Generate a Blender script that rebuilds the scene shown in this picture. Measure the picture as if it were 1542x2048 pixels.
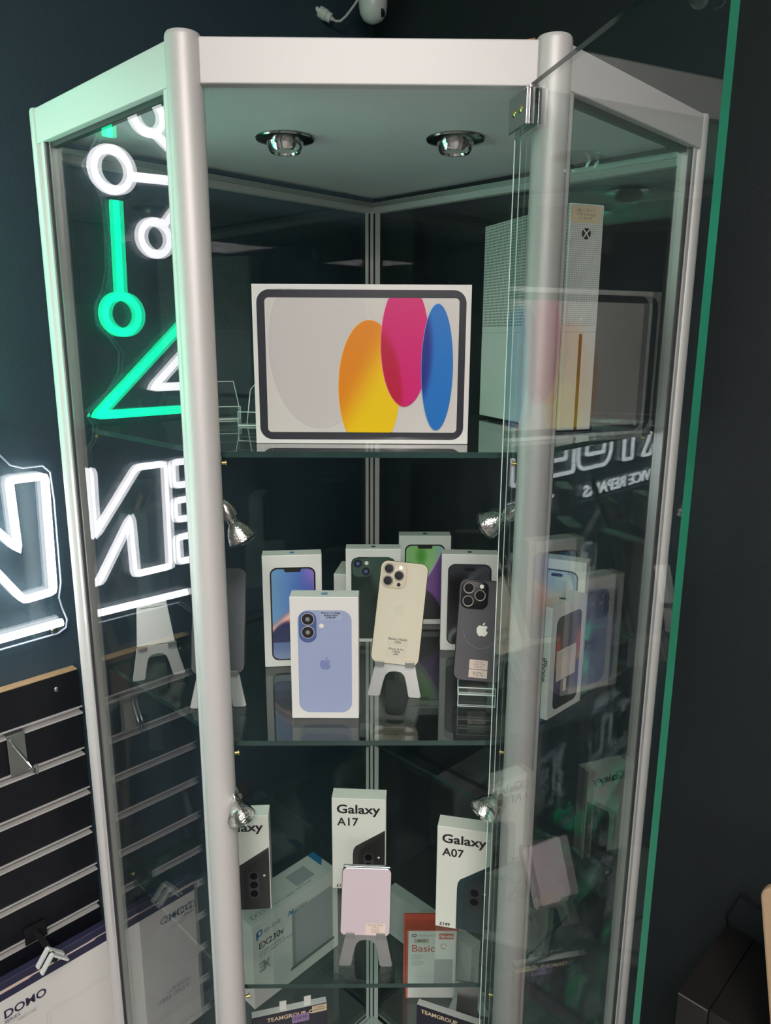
import bpy, bmesh, math, random
from mathutils import Vector, Matrix
random.seed(7)
sc = bpy.context.scene
for o in list(bpy.data.objects): bpy.data.objects.remove(o, do_unlink=True)
COL = sc.collection
PI = math.pi
R2 = math.sqrt(.5)

# ---------------------------------------------------------------- camera, light, exposure
F_PX, W_PX, H_PX = 1498.65, 1542.0, 2048.0
cam_d = bpy.data.cameras.new('camera'); cam = bpy.data.objects.new('camera', cam_d); COL.objects.link(cam)
cam_d.sensor_fit = 'VERTICAL'; cam_d.sensor_height = 36.0; cam_d.lens = F_PX / H_PX * 36.0
cam_d.clip_start = .02; cam_d.clip_end = 60
def aim(loc, pitch, yaw, roll):
    cp, sp, cy, sy = math.cos(pitch), math.sin(pitch), math.cos(yaw), math.sin(yaw)
    f = Vector((sy*cp, cy*cp, -sp)); r = Vector((cy, -sy, 0)); u = r.cross(f)
    r2 = r*math.cos(roll) + u*math.sin(roll); u2 = -r*math.sin(roll) + u*math.cos(roll)
    m = Matrix((r2, u2, -f)).transposed().to_4x4(); m.translation = loc
    cam.matrix_world = m
aim(Vector((.0079, -.8019, 1.6688)), .22736, .0123, .00474)
sc.camera = cam
wd = bpy.data.worlds.new('world'); sc.world = wd; wd.use_nodes = True
wd.node_tree.nodes['Background'].inputs[0].default_value = (.5, .56, .6, 1)
wd.node_tree.nodes['Background'].inputs[1].default_value = .3
LIGHT_PANEL = 23.0         # ceiling light panels
NEON_WHITE = 7.0
NEON_GREEN = 8.0
sc.view_settings.view_transform = 'Standard'; sc.view_settings.look = 'None'
sc.view_settings.gamma = 1; sc.view_settings.use_curve_mapping = False
sc.view_settings.exposure = 0.0
cy = sc.cycles; cy.use_light_tree = False
cy.max_bounces = 7; cy.diffuse_bounces = 3; cy.glossy_bounces = 4; cy.transmission_bounces = 4
cy.transparent_max_bounces = 28; cy.adaptive_threshold = .02; cy.sample_clamp_indirect = 6; cy.blur_glossy = .3

# ---------------------------------------------------------------- helpers
def lin(r, g=None, b=None):
    if g is None: r, g, b = r
    f = lambda c: (c/255/12.92) if c/255 <= .04045 else ((c/255+.055)/1.055)**2.4
    return (f(r), f(g), f(b))
MATS = {}
def mat(name, rgb, rough=.5, metal=0., spec=.5, noise=0., nscale=60., bump=0., bscale=200., coat=0., emit=None, estr=0., trans=0., aniso=0.):
    if name in MATS: return MATS[name]
    m = bpy.data.materials.new(name); m.use_nodes = True; nt = m.node_tree; p = nt.nodes['Principled BSDF']
    c = tuple(rgb) + (1,)
    p.inputs['Base Color'].default_value = c; p.inputs['Roughness'].default_value = rough
    p.inputs['Metallic'].default_value = metal; p.inputs['Specular IOR Level'].default_value = spec
    p.inputs['Coat Weight'].default_value = coat; p.inputs['Transmission Weight'].default_value = trans
    p.inputs['Anisotropic'].default_value = aniso
    tc = nt.nodes.new('ShaderNodeTexCoord')
    if noise:
        n = nt.nodes.new('ShaderNodeTexNoise'); n.inputs['Scale'].default_value = nscale; n.inputs['Detail'].default_value = 4
        mx = nt.nodes.new('ShaderNodeMix'); mx.data_type = 'RGBA'
        mx.inputs['A'].default_value = tuple(x*(1-noise) for x in rgb) + (1,)
        mx.inputs['B'].default_value = tuple(min(1, x*(1+noise)) for x in rgb) + (1,)
        nt.links.new(tc.outputs['Object'], n.inputs['Vector'])
        nt.links.new(n.outputs['Fac'], mx.inputs['Factor']); nt.links.new(mx.outputs['Result'], p.inputs['Base Color'])
    if bump:
        n = nt.nodes.new('ShaderNodeTexNoise'); n.inputs['Scale'].default_value = bscale; n.inputs['Detail'].default_value = 3
        b = nt.nodes.new('ShaderNodeBump'); b.inputs['Strength'].default_value = bump; b.inputs['Distance'].default_value = .002
        nt.links.new(tc.outputs['Object'], n.inputs['Vector'])
        nt.links.new(n.outputs['Fac'], b.inputs['Height']); nt.links.new(b.outputs['Normal'], p.inputs['Normal'])
    if emit:
        p.inputs['Emission Color'].default_value = tuple(emit) + (1,); p.inputs['Emission Strength'].default_value = estr
    MATS[name] = m
    return m
def pane_mat(name, tint, f0=.045, dust=0., gain=1.0, dscale=900):
    m = bpy.data.materials.new(name); m.use_nodes = True; nt = m.node_tree; nt.nodes.clear()
    N = nt.nodes.new; L = nt.links.new
    out = N('ShaderNodeOutputMaterial'); mx = N('ShaderNodeMixShader'); tr = N('ShaderNodeBsdfTransparent'); gl = N('ShaderNodeBsdfGlossy')
    gl.inputs['Roughness'].default_value = 0.0; gl.inputs['Color'].default_value = (1, 1, 1, 1)
    tr.inputs['Color'].default_value = tuple(tint) + (1,)
    lw = N('ShaderNodeLayerWeight'); lw.inputs['Blend'].default_value = .5
    pw = N('ShaderNodeMath'); pw.operation = 'POWER'; pw.inputs[1].default_value = 5
    ml = N('ShaderNodeMath'); ml.operation = 'MULTIPLY_ADD'; ml.inputs[1].default_value = (1-f0)*gain; ml.inputs[2].default_value = f0*gain
    L(lw.outputs['Facing'], pw.inputs[0]); L(pw.outputs[0], ml.inputs[0]); L(ml.outputs[0], mx.inputs[0])
    L(tr.outputs[0], mx.inputs[1]); L(gl.outputs[0], mx.inputs[2])
    last = mx
    if dust:
        df = N('ShaderNodeBsdfDiffuse'); df.inputs['Color'].default_value = (.7, .75, .72, 1)
        tc = N('ShaderNodeTexCoord'); n1 = N('ShaderNodeTexNoise'); n1.inputs['Scale'].default_value = dscale; n1.inputs['Detail'].default_value = 2
        n2 = N('ShaderNodeTexNoise'); n2.inputs['Scale'].default_value = 9; n2.inputs['Detail'].default_value = 4
        L(tc.outputs['Object'], n1.inputs['Vector']); L(tc.outputs['Object'], n2.inputs['Vector'])
        r = N('ShaderNodeValToRGB'); r.color_ramp.elements[0].position = .62; r.color_ramp.elements[1].position = .75
        L(n1.outputs['Fac'], r.inputs['Fac'])
        m1 = N('ShaderNodeMath'); m1.operation = 'MULTIPLY'; L(r.outputs['Color'], m1.inputs[0]); L(n2.outputs['Fac'], m1.inputs[1])
        m2 = N('ShaderNodeMath'); m2.operation = 'MULTIPLY_ADD'; m2.inputs[1].default_value = dust*6; m2.inputs[2].default_value = dust
        L(m1.outputs[0], m2.inputs[0])
        mx2 = N('ShaderNodeMixShader'); L(m2.outputs[0], mx2.inputs[0]); L(mx.outputs[0], mx2.inputs[1]); L(df.outputs[0], mx2.inputs[2]); last = mx2
    L(last.outputs[0], out.inputs['Surface'])
    MATS[name] = m
    return m
def emis(name, rgb, s):
    m = bpy.data.materials.new(name); m.use_nodes = True; nt = m.node_tree; nt.nodes.clear()
    o = nt.nodes.new('ShaderNodeOutputMaterial'); e = nt.nodes.new('ShaderNodeEmission')
    e.inputs[0].default_value = tuple(rgb) + (1,); e.inputs[1].default_value = s
    nt.links.new(e.outputs[0], o.inputs['Surface']); MATS[name] = m
    return m
def attr_mat(name, rough=.35, coat=0.):
    m = bpy.data.materials.new(name); m.use_nodes = True; nt = m.node_tree; p = nt.nodes['Principled BSDF']
    a = nt.nodes.new('ShaderNodeAttribute'); a.attribute_name = 'ink'; nt.links.new(a.outputs['Color'], p.inputs['Base Color'])
    p.inputs['Roughness'].default_value = rough; p.inputs['Coat Weight'].default_value = coat; MATS[name] = m
    return m
def perforated(name, rgb, hole, pitch, rad):
    m = mat(name, rgb, .45); nt = m.node_tree; p = nt.nodes['Principled BSDF']; N = nt.nodes.new; L = nt.links.new
    tc = N('ShaderNodeTexCoord'); sp = N('ShaderNodeSeparateXYZ'); L(tc.outputs['Object'], sp.inputs[0])
    ad = N('ShaderNodeMath'); L(sp.outputs[0], ad.inputs[0]); L(sp.outputs[1], ad.inputs[1])
    def cell(src):
        a = N('ShaderNodeMath'); a.operation = 'MULTIPLY'; a.inputs[1].default_value = 1/pitch; L(src, a.inputs[0])
        b = N('ShaderNodeMath'); b.operation = 'FRACT'; L(a.outputs[0], b.inputs[0])
        c = N('ShaderNodeMath'); c.operation = 'SUBTRACT'; c.inputs[1].default_value = .5; L(b.outputs[0], c.inputs[0])
        d = N('ShaderNodeMath'); d.operation = 'POWER'; d.inputs[1].default_value = 2; e = N('ShaderNodeMath'); e.operation = 'ABSOLUTE'
        L(c.outputs[0], e.inputs[0]); L(e.outputs[0], d.inputs[0])
        return d.outputs[0]
    s = N('ShaderNodeMath'); L(cell(ad.outputs[0]), s.inputs[0]); L(cell(sp.outputs[2]), s.inputs[1])
    g = N('ShaderNodeMath'); g.operation = 'LESS_THAN'; g.inputs[1].default_value = rad*rad; L(s.outputs[0], g.inputs[0])
    mx = N('ShaderNodeMix'); mx.data_type = 'RGBA'; mx.inputs['A'].default_value = tuple(rgb)+(1,); mx.inputs['B'].default_value = tuple(hole)+(1,)
    L(g.outputs[0], mx.inputs['Factor']); L(mx.outputs['Result'], p.inputs['Base Color'])
    return m

class MB:
    def __init__(s): s.v = []; s.f = []; s.m = []
    def add(s, vs, fs, mi=0):
        o = len(s.v); s.v += [tuple(v) for v in vs]; s.f += [tuple(i+o for i in f) for f in fs]; s.m += [mi]*len(fs); return s
    def box(s, x0, x1, y0, y1, z0, z1, mi=0):
        return s.add([(x0,y0,z0),(x1,y0,z0),(x1,y1,z0),(x0,y1,z0),(x0,y0,z1),(x1,y0,z1),(x1,y1,z1),(x0,y1,z1)],
                     [(0,3,2,1),(4,5,6,7),(0,1,5,4),(1,2,6,5),(2,3,7,6),(3,0,4,7)], mi)
    def bar(s, p, q, w, h, up=(0,0,1), mi=0):          # box beam from p to q
        p, q = Vector(p), Vector(q); d = (q-p).normalized(); up = Vector(up); sd = d.cross(up).normalized(); up = sd.cross(d).normalized()
        vs = []
        for c in (p, q):
            for a, b in ((-1,-1),(1,-1),(1,1),(-1,1)): vs.append(c + sd*(a*w/2) + up*(b*h/2))
        return s.add(vs, [(0,1,2,3),(4,7,6,5),(0,4,5,1),(1,5,6,2),(2,6,7,3),(3,7,4,0)], mi)
    def prism(s, poly, z0, z1, mi=0, side=None):        # poly of (x, y)
        n = len(poly); side = mi if side is None else side
        a = sum(poly[i][0]*poly[(i+1)%n][1]-poly[(i+1)%n][0]*poly[i][1] for i in range(n))
        if a < 0: poly = poly[::-1]
        o = len(s.v); s.v += [(x,y,z0) for x,y in poly] + [(x,y,z1) for x,y in poly]
        s.f += [tuple(o+i for i in range(n))[::-1], tuple(o+n+i for i in range(n))]; s.m += [mi, mi]
        for i in range(n):
            j = (i+1) % n; s.f.append((o+i, o+j, o+n+j, o+n+i)); s.m.append(side)
        return s
    def wallprism(s, poly, y0, y1, mi=0, side=None):    # poly of (x, z), thick along y (y0 = front, smaller)
        t = MB().prism(poly, -y1, -y0, mi, side)
        o = len(s.v); s.v += [(x, -z, y) for x, y, z in t.v]; s.f += [tuple(i+o for i in f) for f in t.f]; s.m += t.m
        return s
    def tube(s, pts, r, n=8, closed=False, mi=0, caps=True):
        pts = [Vector(p) for p in pts]; k = len(pts); o = len(s.v); ref = None
        for i, p in enumerate(pts):
            if closed: a, b = (p-pts[i-1]).normalized(), (pts[(i+1) % k]-p).normalized()
            else:
                a = (p-pts[i-1]).normalized() if i else (pts[1]-p).normalized()
                b = (pts[i+1]-p).normalized() if i < k-1 else a
            t = (a+b)
            t = t.normalized() if t.length > 1e-6 else a
            if ref is None:
                ref = Vector((0,0,1)) if abs(t.z) < .9 else Vector((1,0,0))
                ref = (ref - t*ref.dot(t)).normalized()
            else:
                ref = (ref - t*ref.dot(t)); ref = ref.normalized() if ref.length > 1e-5 else Vector((0,1,0))
            sd = t.cross(ref); sc_ = 1/max(.45, math.sqrt(max(0.2, (1+a.dot(b))/2)))
            bis = (b-a); bis = bis.normalized() if bis.length > 1e-6 else None
            rr = r[i] if isinstance(r, (list, tuple)) else r
            for j in range(n):
                an = 2*PI*j/n + PI/n; d = ref*math.cos(an) + sd*math.sin(an)
                if bis is not None: d = d + bis*(d.dot(bis)*(sc_-1))
                s.v.append(tuple(p + d*rr))
        m = k if closed else k-1
        for i in range(m):
            for j in range(n):
                a0, b0 = o+i*n, o+((i+1) % k)*n; s.f.append((a0+j, a0+(j+1) % n, b0+(j+1) % n, b0+j)); s.m.append(mi)
        if caps and not closed:
            s.f += [tuple(o+j for j in range(n))[::-1], tuple(o+(k-1)*n+j for j in range(n))]; s.m += [mi, mi]
        return s
    def lathe(s, prof, n=32, mi=0, M=None):             # prof: (r, z) list, axis z
        o = len(s.v); M = M or Matrix()
        for r, z in prof:
            for j in range(n): s.v.append(tuple(M @ Vector((r*math.cos(2*PI*j/n), r*math.sin(2*PI*j/n), z))))
        for i in range(len(prof)-1):
            for j in range(n):
                s.f.append((o+i*n+j, o+i*n+(j+1) % n, o+(i+1)*n+(j+1) % n, o+(i+1)*n+j)); s.m.append(mi)
        return s
    def build(s, name, mats, parent=None, smooth=False, bevel=0., tri=False):
        if not isinstance(mats, (list, tuple)): mats = [mats]
        me = bpy.data.meshes.new(name); me.from_pydata(s.v, [], s.f)
        for m in mats: me.materials.append(MATS[m] if isinstance(m, str) else m)
        for p, i in zip(me.polygons, s.m): p.material_index = i
        bm = bmesh.new(); bm.from_mesh(me)
        bmesh.ops.recalc_face_normals(bm, faces=bm.faces)
        if bevel:
            es = [e for e in bm.edges if len(e.link_faces) == 2 and e.calc_face_angle(0) > .6]
            bmesh.ops.bevel(bm, geom=es, offset=bevel, segments=2, affect='EDGES', profile=.5)
        bm.to_mesh(me); bm.free()
        if smooth: me.shade_smooth(); me.set_sharp_from_angle(angle=math.radians(38))
        return link(name, me, parent)
def link(name, me, parent=None):
    o = bpy.data.objects.new(name, me); COL.objects.link(o); o.parent = parent
    return o
def tag(o, label=None, cat=None, group=None, kind=None):
    if label: o['label'] = label
    if cat: o['category'] = cat
    if group: o['group'] = group
    if kind: o['kind'] = kind
    return o
def thing(name, label, cat, loc=(0,0,0), rotz=0, group=None, rot=None, kind=None):
    o = bpy.data.objects.new(name, None); COL.objects.link(o); o.empty_display_size = .05
    o.location = loc; o.rotation_euler = rot if rot else (0,0,rotz)
    return tag(o, label, cat, group, kind)
def dup(root, loc, rot, label=None):
    r = root.copy(); COL.objects.link(r); r.location = loc; r.rotation_euler = rot
    if label: r['label'] = label
    for ch in list(root.children):
        c = ch.copy(); COL.objects.link(c); c.parent = r
        for g in ch.children:
            d = g.copy(); COL.objects.link(d); d.parent = c
    return r
def rrect(x0, x1, z0, z1, r, n=7):
    out = []
    for cx, cz, a0 in ((x1-r, z0+r, -90), (x1-r, z1-r, 0), (x0+r, z1-r, 90), (x0+r, z0+r, 180)):
        for i in range(n+1):
            a = math.radians(a0 + 90*i/n); out.append((cx+r*math.cos(a), cz+r*math.sin(a)))
    return out
def circ(cx, cz, r, n=28, ry=None):
    ry = ry or r
    return [(cx+r*math.cos(2*PI*i/n), cz+ry*math.sin(2*PI*i/n)) for i in range(n)]
EPS = .00025
def flat(name, polys, m, parent, layer=1, y=0., label=None):     # flat print on the front (local y = 0 faces -y)
    b = MB(); yy = y - EPS*layer
    for poly in polys:
        a = sum(poly[i][0]*poly[(i+1)%len(poly)][1]-poly[(i+1)%len(poly)][0]*poly[i][1] for i in range(len(poly)))
        if a < 0: poly = poly[::-1]
        b.add([(x, yy, z) for x, z in poly], [tuple(range(len(poly)))])
    me = bpy.data.meshes.new(name); me.from_pydata(b.v, [], b.f); me.materials.append(MATS[m] if isinstance(m, str) else m)
    o = link(name, me, parent)
    if label: o['label'] = label
    return o
def painted(name, x0, x1, z0, z1, r, fn, parent, layer=1, nx=26, nz=48, m='print_ink', y=0.):   # rounded picture with colours fn(u, v) in sRGB 0-255
    b = MB(); cols = []; yy = y - EPS*layer
    for j in range(nz+1):
        z = z0 + (z1-z0)*(.5-.5*math.cos(PI*j/nz) if False else j/nz)
        e = min(z-z0, z1-z); ins = r - math.sqrt(max(0, r*r-(r-e)**2)) if e < r else 0
        for i in range(nx+1):
            x = x0+ins + (x1-x0-2*ins)*i/nx
            b.v.append((x, yy, z)); cols.append(lin(fn((x-x0)/(x1-x0), (z-z0)/(z1-z0))))
    for j in range(nz):
        for i in range(nx):
            a = j*(nx+1)+i; b.f.append((a, a+1, a+nx+2, a+nx+1))
    return inked(name, b, cols, parent, m)
def inked(name, b, cols, parent, m='print_ink'):
    me = bpy.data.meshes.new(name); me.from_pydata(b.v, [], b.f); me.materials.append(MATS[m])
    at = me.color_attributes.new('ink', 'FLOAT_COLOR', 'POINT')
    for i, c in enumerate(cols): at.data[i].color = (*[max(0, min(1, k)) for k in c], 1)
    return link(name, me, parent)
def disc_ink(name, cx, cz, rx, rz, zlo, zhi, fn, parent, layer, y=0.):      # clipped ellipse with colours
    b = MB(); cols = []; n, k = 72, 14; yy = y - EPS*layer
    for i in range(k+1):
        for j in range(n):
            a = 2*PI*j/n; x = cx+rx*i/k*math.cos(a); z = min(zhi, max(zlo, cz+rz*i/k*math.sin(a)))
            b.v.append((x, yy, z)); cols.append(lin(fn(x, z)))
    for i in range(k):
        for j in range(n):
            q = (j+1) % n; b.f.append((i*n+j, i*n+q, (i+1)*n+q, (i+1)*n+j))
    return inked(name, b, cols, parent)
def mixc(a, b, t):
    t = max(0, min(1, t)); return tuple(x+(y-x)*t for x, y in zip(a, b))
def sstep(a, b, x):
    t = max(0, min(1, (x-a)/(b-a))); return t*t*(3-2*t)
def text(s, size, m, parent, x, z, layer=2, y=0., align='LEFT', bold=0., name='lettering', rot=None, spacing=1., sx=1., extr=0.):
    cu = bpy.data.curves.new('t', 'FONT'); cu.body = s; cu.size = size; cu.align_x = align; cu.offset = bold; cu.resolution_u = 3
    cu.space_character = spacing; cu.space_line = .95; cu.extrude = extr
    ob = bpy.data.objects.new('t', cu); COL.objects.link(ob)
    dg = bpy.context.evaluated_depsgraph_get(); dg.update()
    me = bpy.data.meshes.new_from_object(ob.evaluated_get(dg)); me.name = name
    bpy.data.objects.remove(ob, do_unlink=True)
    me.materials.clear(); me.materials.append(MATS[m] if isinstance(m, str) else m)
    me.transform(Matrix.Diagonal((sx, 1, 1, 1)))
    if rot: me.transform(Matrix.Rotation(rot, 4, 'Z'))
    me.transform(Matrix.Translation((x, y-EPS*layer, z)) @ Matrix.Rotation(PI/2, 4, 'X'))
    return link(name, me, parent)
APPLE = [(0,.28),(.08,.31),(.17,.34),(.27,.33),(.36,.28),(.41,.22),(.34,.16),(.30,.08),(.30,-.01),(.34,-.09),(.43,-.15),(.39,-.26),(.32,-.37),(.24,-.46),(.16,-.49),(.08,-.46),(0,-.44),(-.08,-.46),(-.16,-.49),(-.24,-.46),(-.33,-.35),(-.40,-.20),(-.43,-.03),(-.41,.13),(-.34,.26),(-.24,.33),(-.13,.33),(-.05,.30)]
LEAF = [(0,.36),(.02,.46),(.08,.54),(.17,.58),(.18,.50),(.13,.42),(.06,.37)]
def apple(cx, cz, h):
    k = h/1.07
    return [[(cx+x*k, cz+z*k-.04*h) for x, z in p] for p in (APPLE, LEAF)]

# ---------------------------------------------------------------- materials
mat('aluminium', (.70,.68,.675), .50, .25, noise=.02, nscale=300, bump=.03, bscale=900)
mat('aluminium_flat', (.70,.685,.685), .45, .1)
mat('channel_metal', (.55,.55,.54), .3, .8)
mat('gasket', (.03,.032,.035), .6)
mat('white_board', (.80,.83,.85), .45, noise=.03)
mat('deck_board', (.62,.63,.62), .4, noise=.03)
mat('chrome', (.75,.74,.72), .08, 1.)
mat('dark_chrome', (.36,.36,.35), .16, 1.)
mat('steel', (.6,.6,.6), .22, 1.)
mat('brass', (.75,.58,.22), .25, 1.)
mat('stand_metal', (.56,.58,.57), .33, 1., bump=.03, bscale=900)
mat('glass_edge', (.022,.056,.051), .12, spec=.8, noise=.5, nscale=25)
mat('glass_edge_green', (.014,.17,.10), .1, spec=.8, noise=.6, nscale=9, coat=.5)  # light caught in the door's far edge put into a brighter green
mat('glass_edge_pale', (.22,.42,.36), .12, spec=.8)
pane_mat('pane_glass', (.975,.986,.984))
pane_mat('back_glass', (.95,.965,.97), gain=1.0)
pane_mat('door_glass', (.96,.985,.975))
pane_mat('door_edge', (.62,.80,.74), f0=.05)
pane_mat('shelf_glass', (.88,.95,.925), f0=.05, dust=.006)
pane_mat('clear_acrylic', (.96,.985,.975), f0=.04)
mat('acrylic_edge', (.75,.86,.83), .15, spec=.8)  # pale colour stands in for light refracted into clear edges
mat('sign_edge', (.55,.62,.75), .2, spec=.7)
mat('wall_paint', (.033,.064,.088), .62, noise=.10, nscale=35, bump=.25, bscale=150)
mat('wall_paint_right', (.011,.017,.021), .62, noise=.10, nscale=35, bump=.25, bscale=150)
mat('back_wall_paint', (.30,.30,.31), .7, noise=.1, nscale=3)
mat('ceiling_paint', (.62,.62,.6), .8, noise=.03)
mat('floor_vinyl', (.26,.25,.24), .4, noise=.2, nscale=6)
mat('slat_black', (.006,.007,.012), .45, noise=.2, nscale=80, bump=.08, bscale=300)
mat('raw_mdf', (.52,.36,.19), .8, noise=.2, nscale=120)
mat('card_white', (.80,.79,.765), .38, noise=.015, nscale=90)
mat('card_pale', (.76,.79,.72), .38, noise=.015, nscale=90)
mat('card_grey', (.62,.63,.61), .45, noise=.02)
mat('film_white', (.79,.78,.76), .18, spec=.6, coat=.35)
mat('ink_black', (.012,.012,.014), .45); mat('ink_dark', (.03,.032,.036), .4); mat('ink_grey', (.25,.25,.26), .45)
mat('ink_pale', (.55,.55,.53), .45); mat('ink_blue', lin(40,130,190), .4); mat('ink_navy', lin(48,48,78), .45); mat('ink_red', lin(205,88,68), .4)
mat('ink_teal', lin(20,60,64), .35); mat('ink_white', (.8,.8,.79), .4); mat('ink_seablue', lin(110,160,190), .4)
mat('sticker_cream', lin(226,205,170), .5); mat('sticker_clear', lin(168,182,212), .45); mat('sticker_gold', lin(200,192,172), .5); mat('sticker_pink', lin(226,206,194), .5)
mat('sticker_lilac', lin(150,125,170), .5)
mat('device_bezel', lin(50,52,60), .25, coat=.3)
mat('screen_paper', lin(212,208,204), .25, coat=.3)
mat('phone_gold', lin(208,198,180), .5, spec=.2); mat('phone_goldrim', lin(190,165,130), .2, .9)
mat('phone_grey', lin(94,92,98), .5, spec=.2); mat('phone_greyrim', lin(70,68,70), .25, .9)
mat('phone_slate', lin(72,73,80), .45, .1); mat('phone_pink', lin(206,190,198), .5, spec=.2); mat('phone_pinkrim', lin(140,150,150), .2, .9)
mat('lens_black', (.008,.008,.011), .35, spec=.08); mat('lens_ring', (.30,.27,.24), .5, .5); mat('lens_ring_dark', (.10,.095,.09), .5, .5)
mat('flash_white', (.85,.83,.75), .2); mat('camera_plate_gold', lin(200,188,168), .3, spec=.3); mat('camera_plate_grey', (.014,.016,.017), .3, spec=.2)
mat('phone_blue', lin(160,172,208), .35); mat('phone_blue_dark', lin(80,100,155), .35); mat('phone_blue_logo', lin(126,142,190), .35)
mat('phone_green', lin(52,74,66), .35); mat('phone_green_light', lin(70,92,84), .35); mat('phone_green_dark', lin(30,48,42), .35)
mat('console_white', (.74,.75,.72), .42); mat('console_black', (.012,.012,.013), .4); mat('slot_brown', lin(98,78,48), .5)
perforated('console_perforated', (.74,.75,.72), (.30,.31,.30), .0025, .27)
perforated('console_perforated_side', (.74,.75,.72), (.16,.19,.18), .0042, .33)
mat('reflector', (.55,.56,.54), .10, 1., noise=.7, nscale=420, bump=.35, bscale=420)
mat('lamp_ceramic', (.62,.55,.44), .5)
mat('plastic_white', (.78,.80,.78), .25, spec=.6); mat('cable_white', (.62,.62,.60), .4); mat('black_gloss', (.01,.01,.011), .1, coat=.5)
mat('counter_black', (.018,.016,.016), .4, noise=.2, nscale=30); mat('counter_edge', (.16,.16,.16), .35)
mat('beige_wood', lin(196,164,134), .45, noise=.06, nscale=20)
mat('wood_offcut', (.42,.2,.07), .7, noise=.2)
attr_mat('print_ink', .32); attr_mat('print_film', .14, .4)
emis('neon_white', (.97,.96,1.0), NEON_WHITE); emis('neon_green', (.0,1.0,.46), NEON_GREEN)
emis('light_diffuser', (1.0,.93,.885), LIGHT_PANEL)
mat('light_frame', (.7,.7,.7), .5)
mat('silicone_white', (.75,.76,.8), .4)

# ---------------------------------------------------------------- plan of the corner and the cabinet
A_, B_, C_, D_ = .178, .4135, .2355, .649        # front half width, rear half width, side depth, corner depth
FL, FR, RP, BP, LP = (-A_, 0), (A_, 0), (B_, C_), (0, D_), (-B_, C_)
Z1, Z2, Z3, Z4, ZD = 1.5471, 1.1958, .8432, .490, .13
ZTOP, ZRB = 1.946, 1.9055
CORNER = Vector((0, .7975, 0)); E1 = Vector((-R2, -R2, 0)); E2 = Vector((R2, -R2, 0))   # along left wall, along right wall
ROOM, CEIL = 8.0, 2.55

# ---------------------------------------------------------------- room shell
def rp(p, q, z): return tuple(CORNER + E1*p + E2*q + Vector((0,0,z)))
def slab(name, pts, m):        # pts: 8 corner points, bottom four then top four
    b = MB().add(pts, [(0,3,2,1),(4,5,6,7),(0,1,5,4),(1,2,6,5),(2,3,7,6),(3,0,4,7)])
    return tag(b.build(name, m), kind='structure')
def rbox(name, p0, p1, q0, q1, z0, z1, m):
    return slab(name, [rp(p0,q0,z0), rp(p1,q0,z0), rp(p1,q1,z0), rp(p0,q1,z0), rp(p0,q0,z1), rp(p1,q0,z1), rp(p1,q1,z1), rp(p0,q1,z1)], m)
rbox('floor', -.1, ROOM+.1, -.1, ROOM+.1, -.1, 0, 'floor_vinyl')
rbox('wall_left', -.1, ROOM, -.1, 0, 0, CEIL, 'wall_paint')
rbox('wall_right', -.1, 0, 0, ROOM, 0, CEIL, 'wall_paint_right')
rbox('wall_far', ROOM, ROOM+.1, -.1, ROOM, 0, CEIL, 'back_wall_paint')
rbox('wall_side', 0, ROOM+.1, ROOM, ROOM+.1, 0, CEIL, 'back_wall_paint')
rbox('ceiling', -.1, ROOM+.1, -.1, ROOM+.1, CEIL, CEIL+.1, 'ceiling_paint')
proto = None
for p, q in ((1.7,1.7),(3.6,3.6),(5.5,5.6),(3.4,5.6),(5.45,1.9)):  # first two panels are unseen, added for front light on the cabinet
    loc = rp(p, q, CEIL)
    if proto is None:
        proto = thing('ceiling_light', 'square white light panel on the shop ceiling', 'ceiling light', loc, PI/4, 'ceiling light panels')
        b = MB()
        for x0, x1, y0, y1 in ((-.43,.43,-.43,-.40),(-.43,.43,.40,.43),(-.43,-.40,-.40,.40),(.40,.43,-.40,.40)): b.box(x0,x1,y0,y1,-.03,0)
        b.build('frame', 'light_frame', proto)
        MB().box(-.40,.40,-.40,.40,-.02,-.012).build('diffuser', 'light_diffuser', proto)
    else: dup(proto, loc, (0,0,PI/4))

# ---------------------------------------------------------------- display cabinet
cab = thing('display_cabinet', 'tall five sided glass corner display cabinet with silver aluminium frame and open door', 'display cabinet', (0,.25,0))
def cb(mb, name, m, parent=None, **k):       # part of the cabinet, built in world coordinates
    mb.v = [(x, y-.25, z) for x, y, z in mb.v]
    return mb.build(name, m, parent or cab, **k)
def lpar(o, parent, dy=.25): return o
for x, y, r in ((FL[0],FL[1],.0177),(FR[0],FR[1],.0177)):
    b = MB(); prof = [(0,0),(r,0),(r,1.946),(r*.97,1.949),(r*.9,1.951),(0,1.951)]
    b.lathe(prof, 40, M=Matrix.Translation((x,y,0))); cb(b, 'corner_post', 'aluminium', smooth=True)
for s in (-1, 1):
    b = MB(); r = .0115; x, y = s*(B_+.0045), C_
    b.lathe([(0,0),(r,0),(r,1.944),(r*.9,1.947),(0,1.947)], 32, M=Matrix.Translation((x,y,0))); cb(b, 'corner_post', 'aluminium', smooth=True)
def along(P, Q, t, off=0., z=0.):            # point between P and Q at distance t from P, offset outwards (to the right of P->Q)
    p, q = Vector((P[0],P[1],0)), Vector((Q[0],Q[1],0)); d = (q-p).normalized(); n = Vector((d.y,-d.x,0))
    v = p + d*t + n*off; return Vector((v.x, v.y, z))
def plen(P, Q): return math.hypot(P[0]-Q[0], P[1]-Q[1])
EDGES = [(LP,FL,'side'),(FL,FR,'front'),(FR,RP,'side'),(RP,BP,'back'),(BP,LP,'back')]
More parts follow.
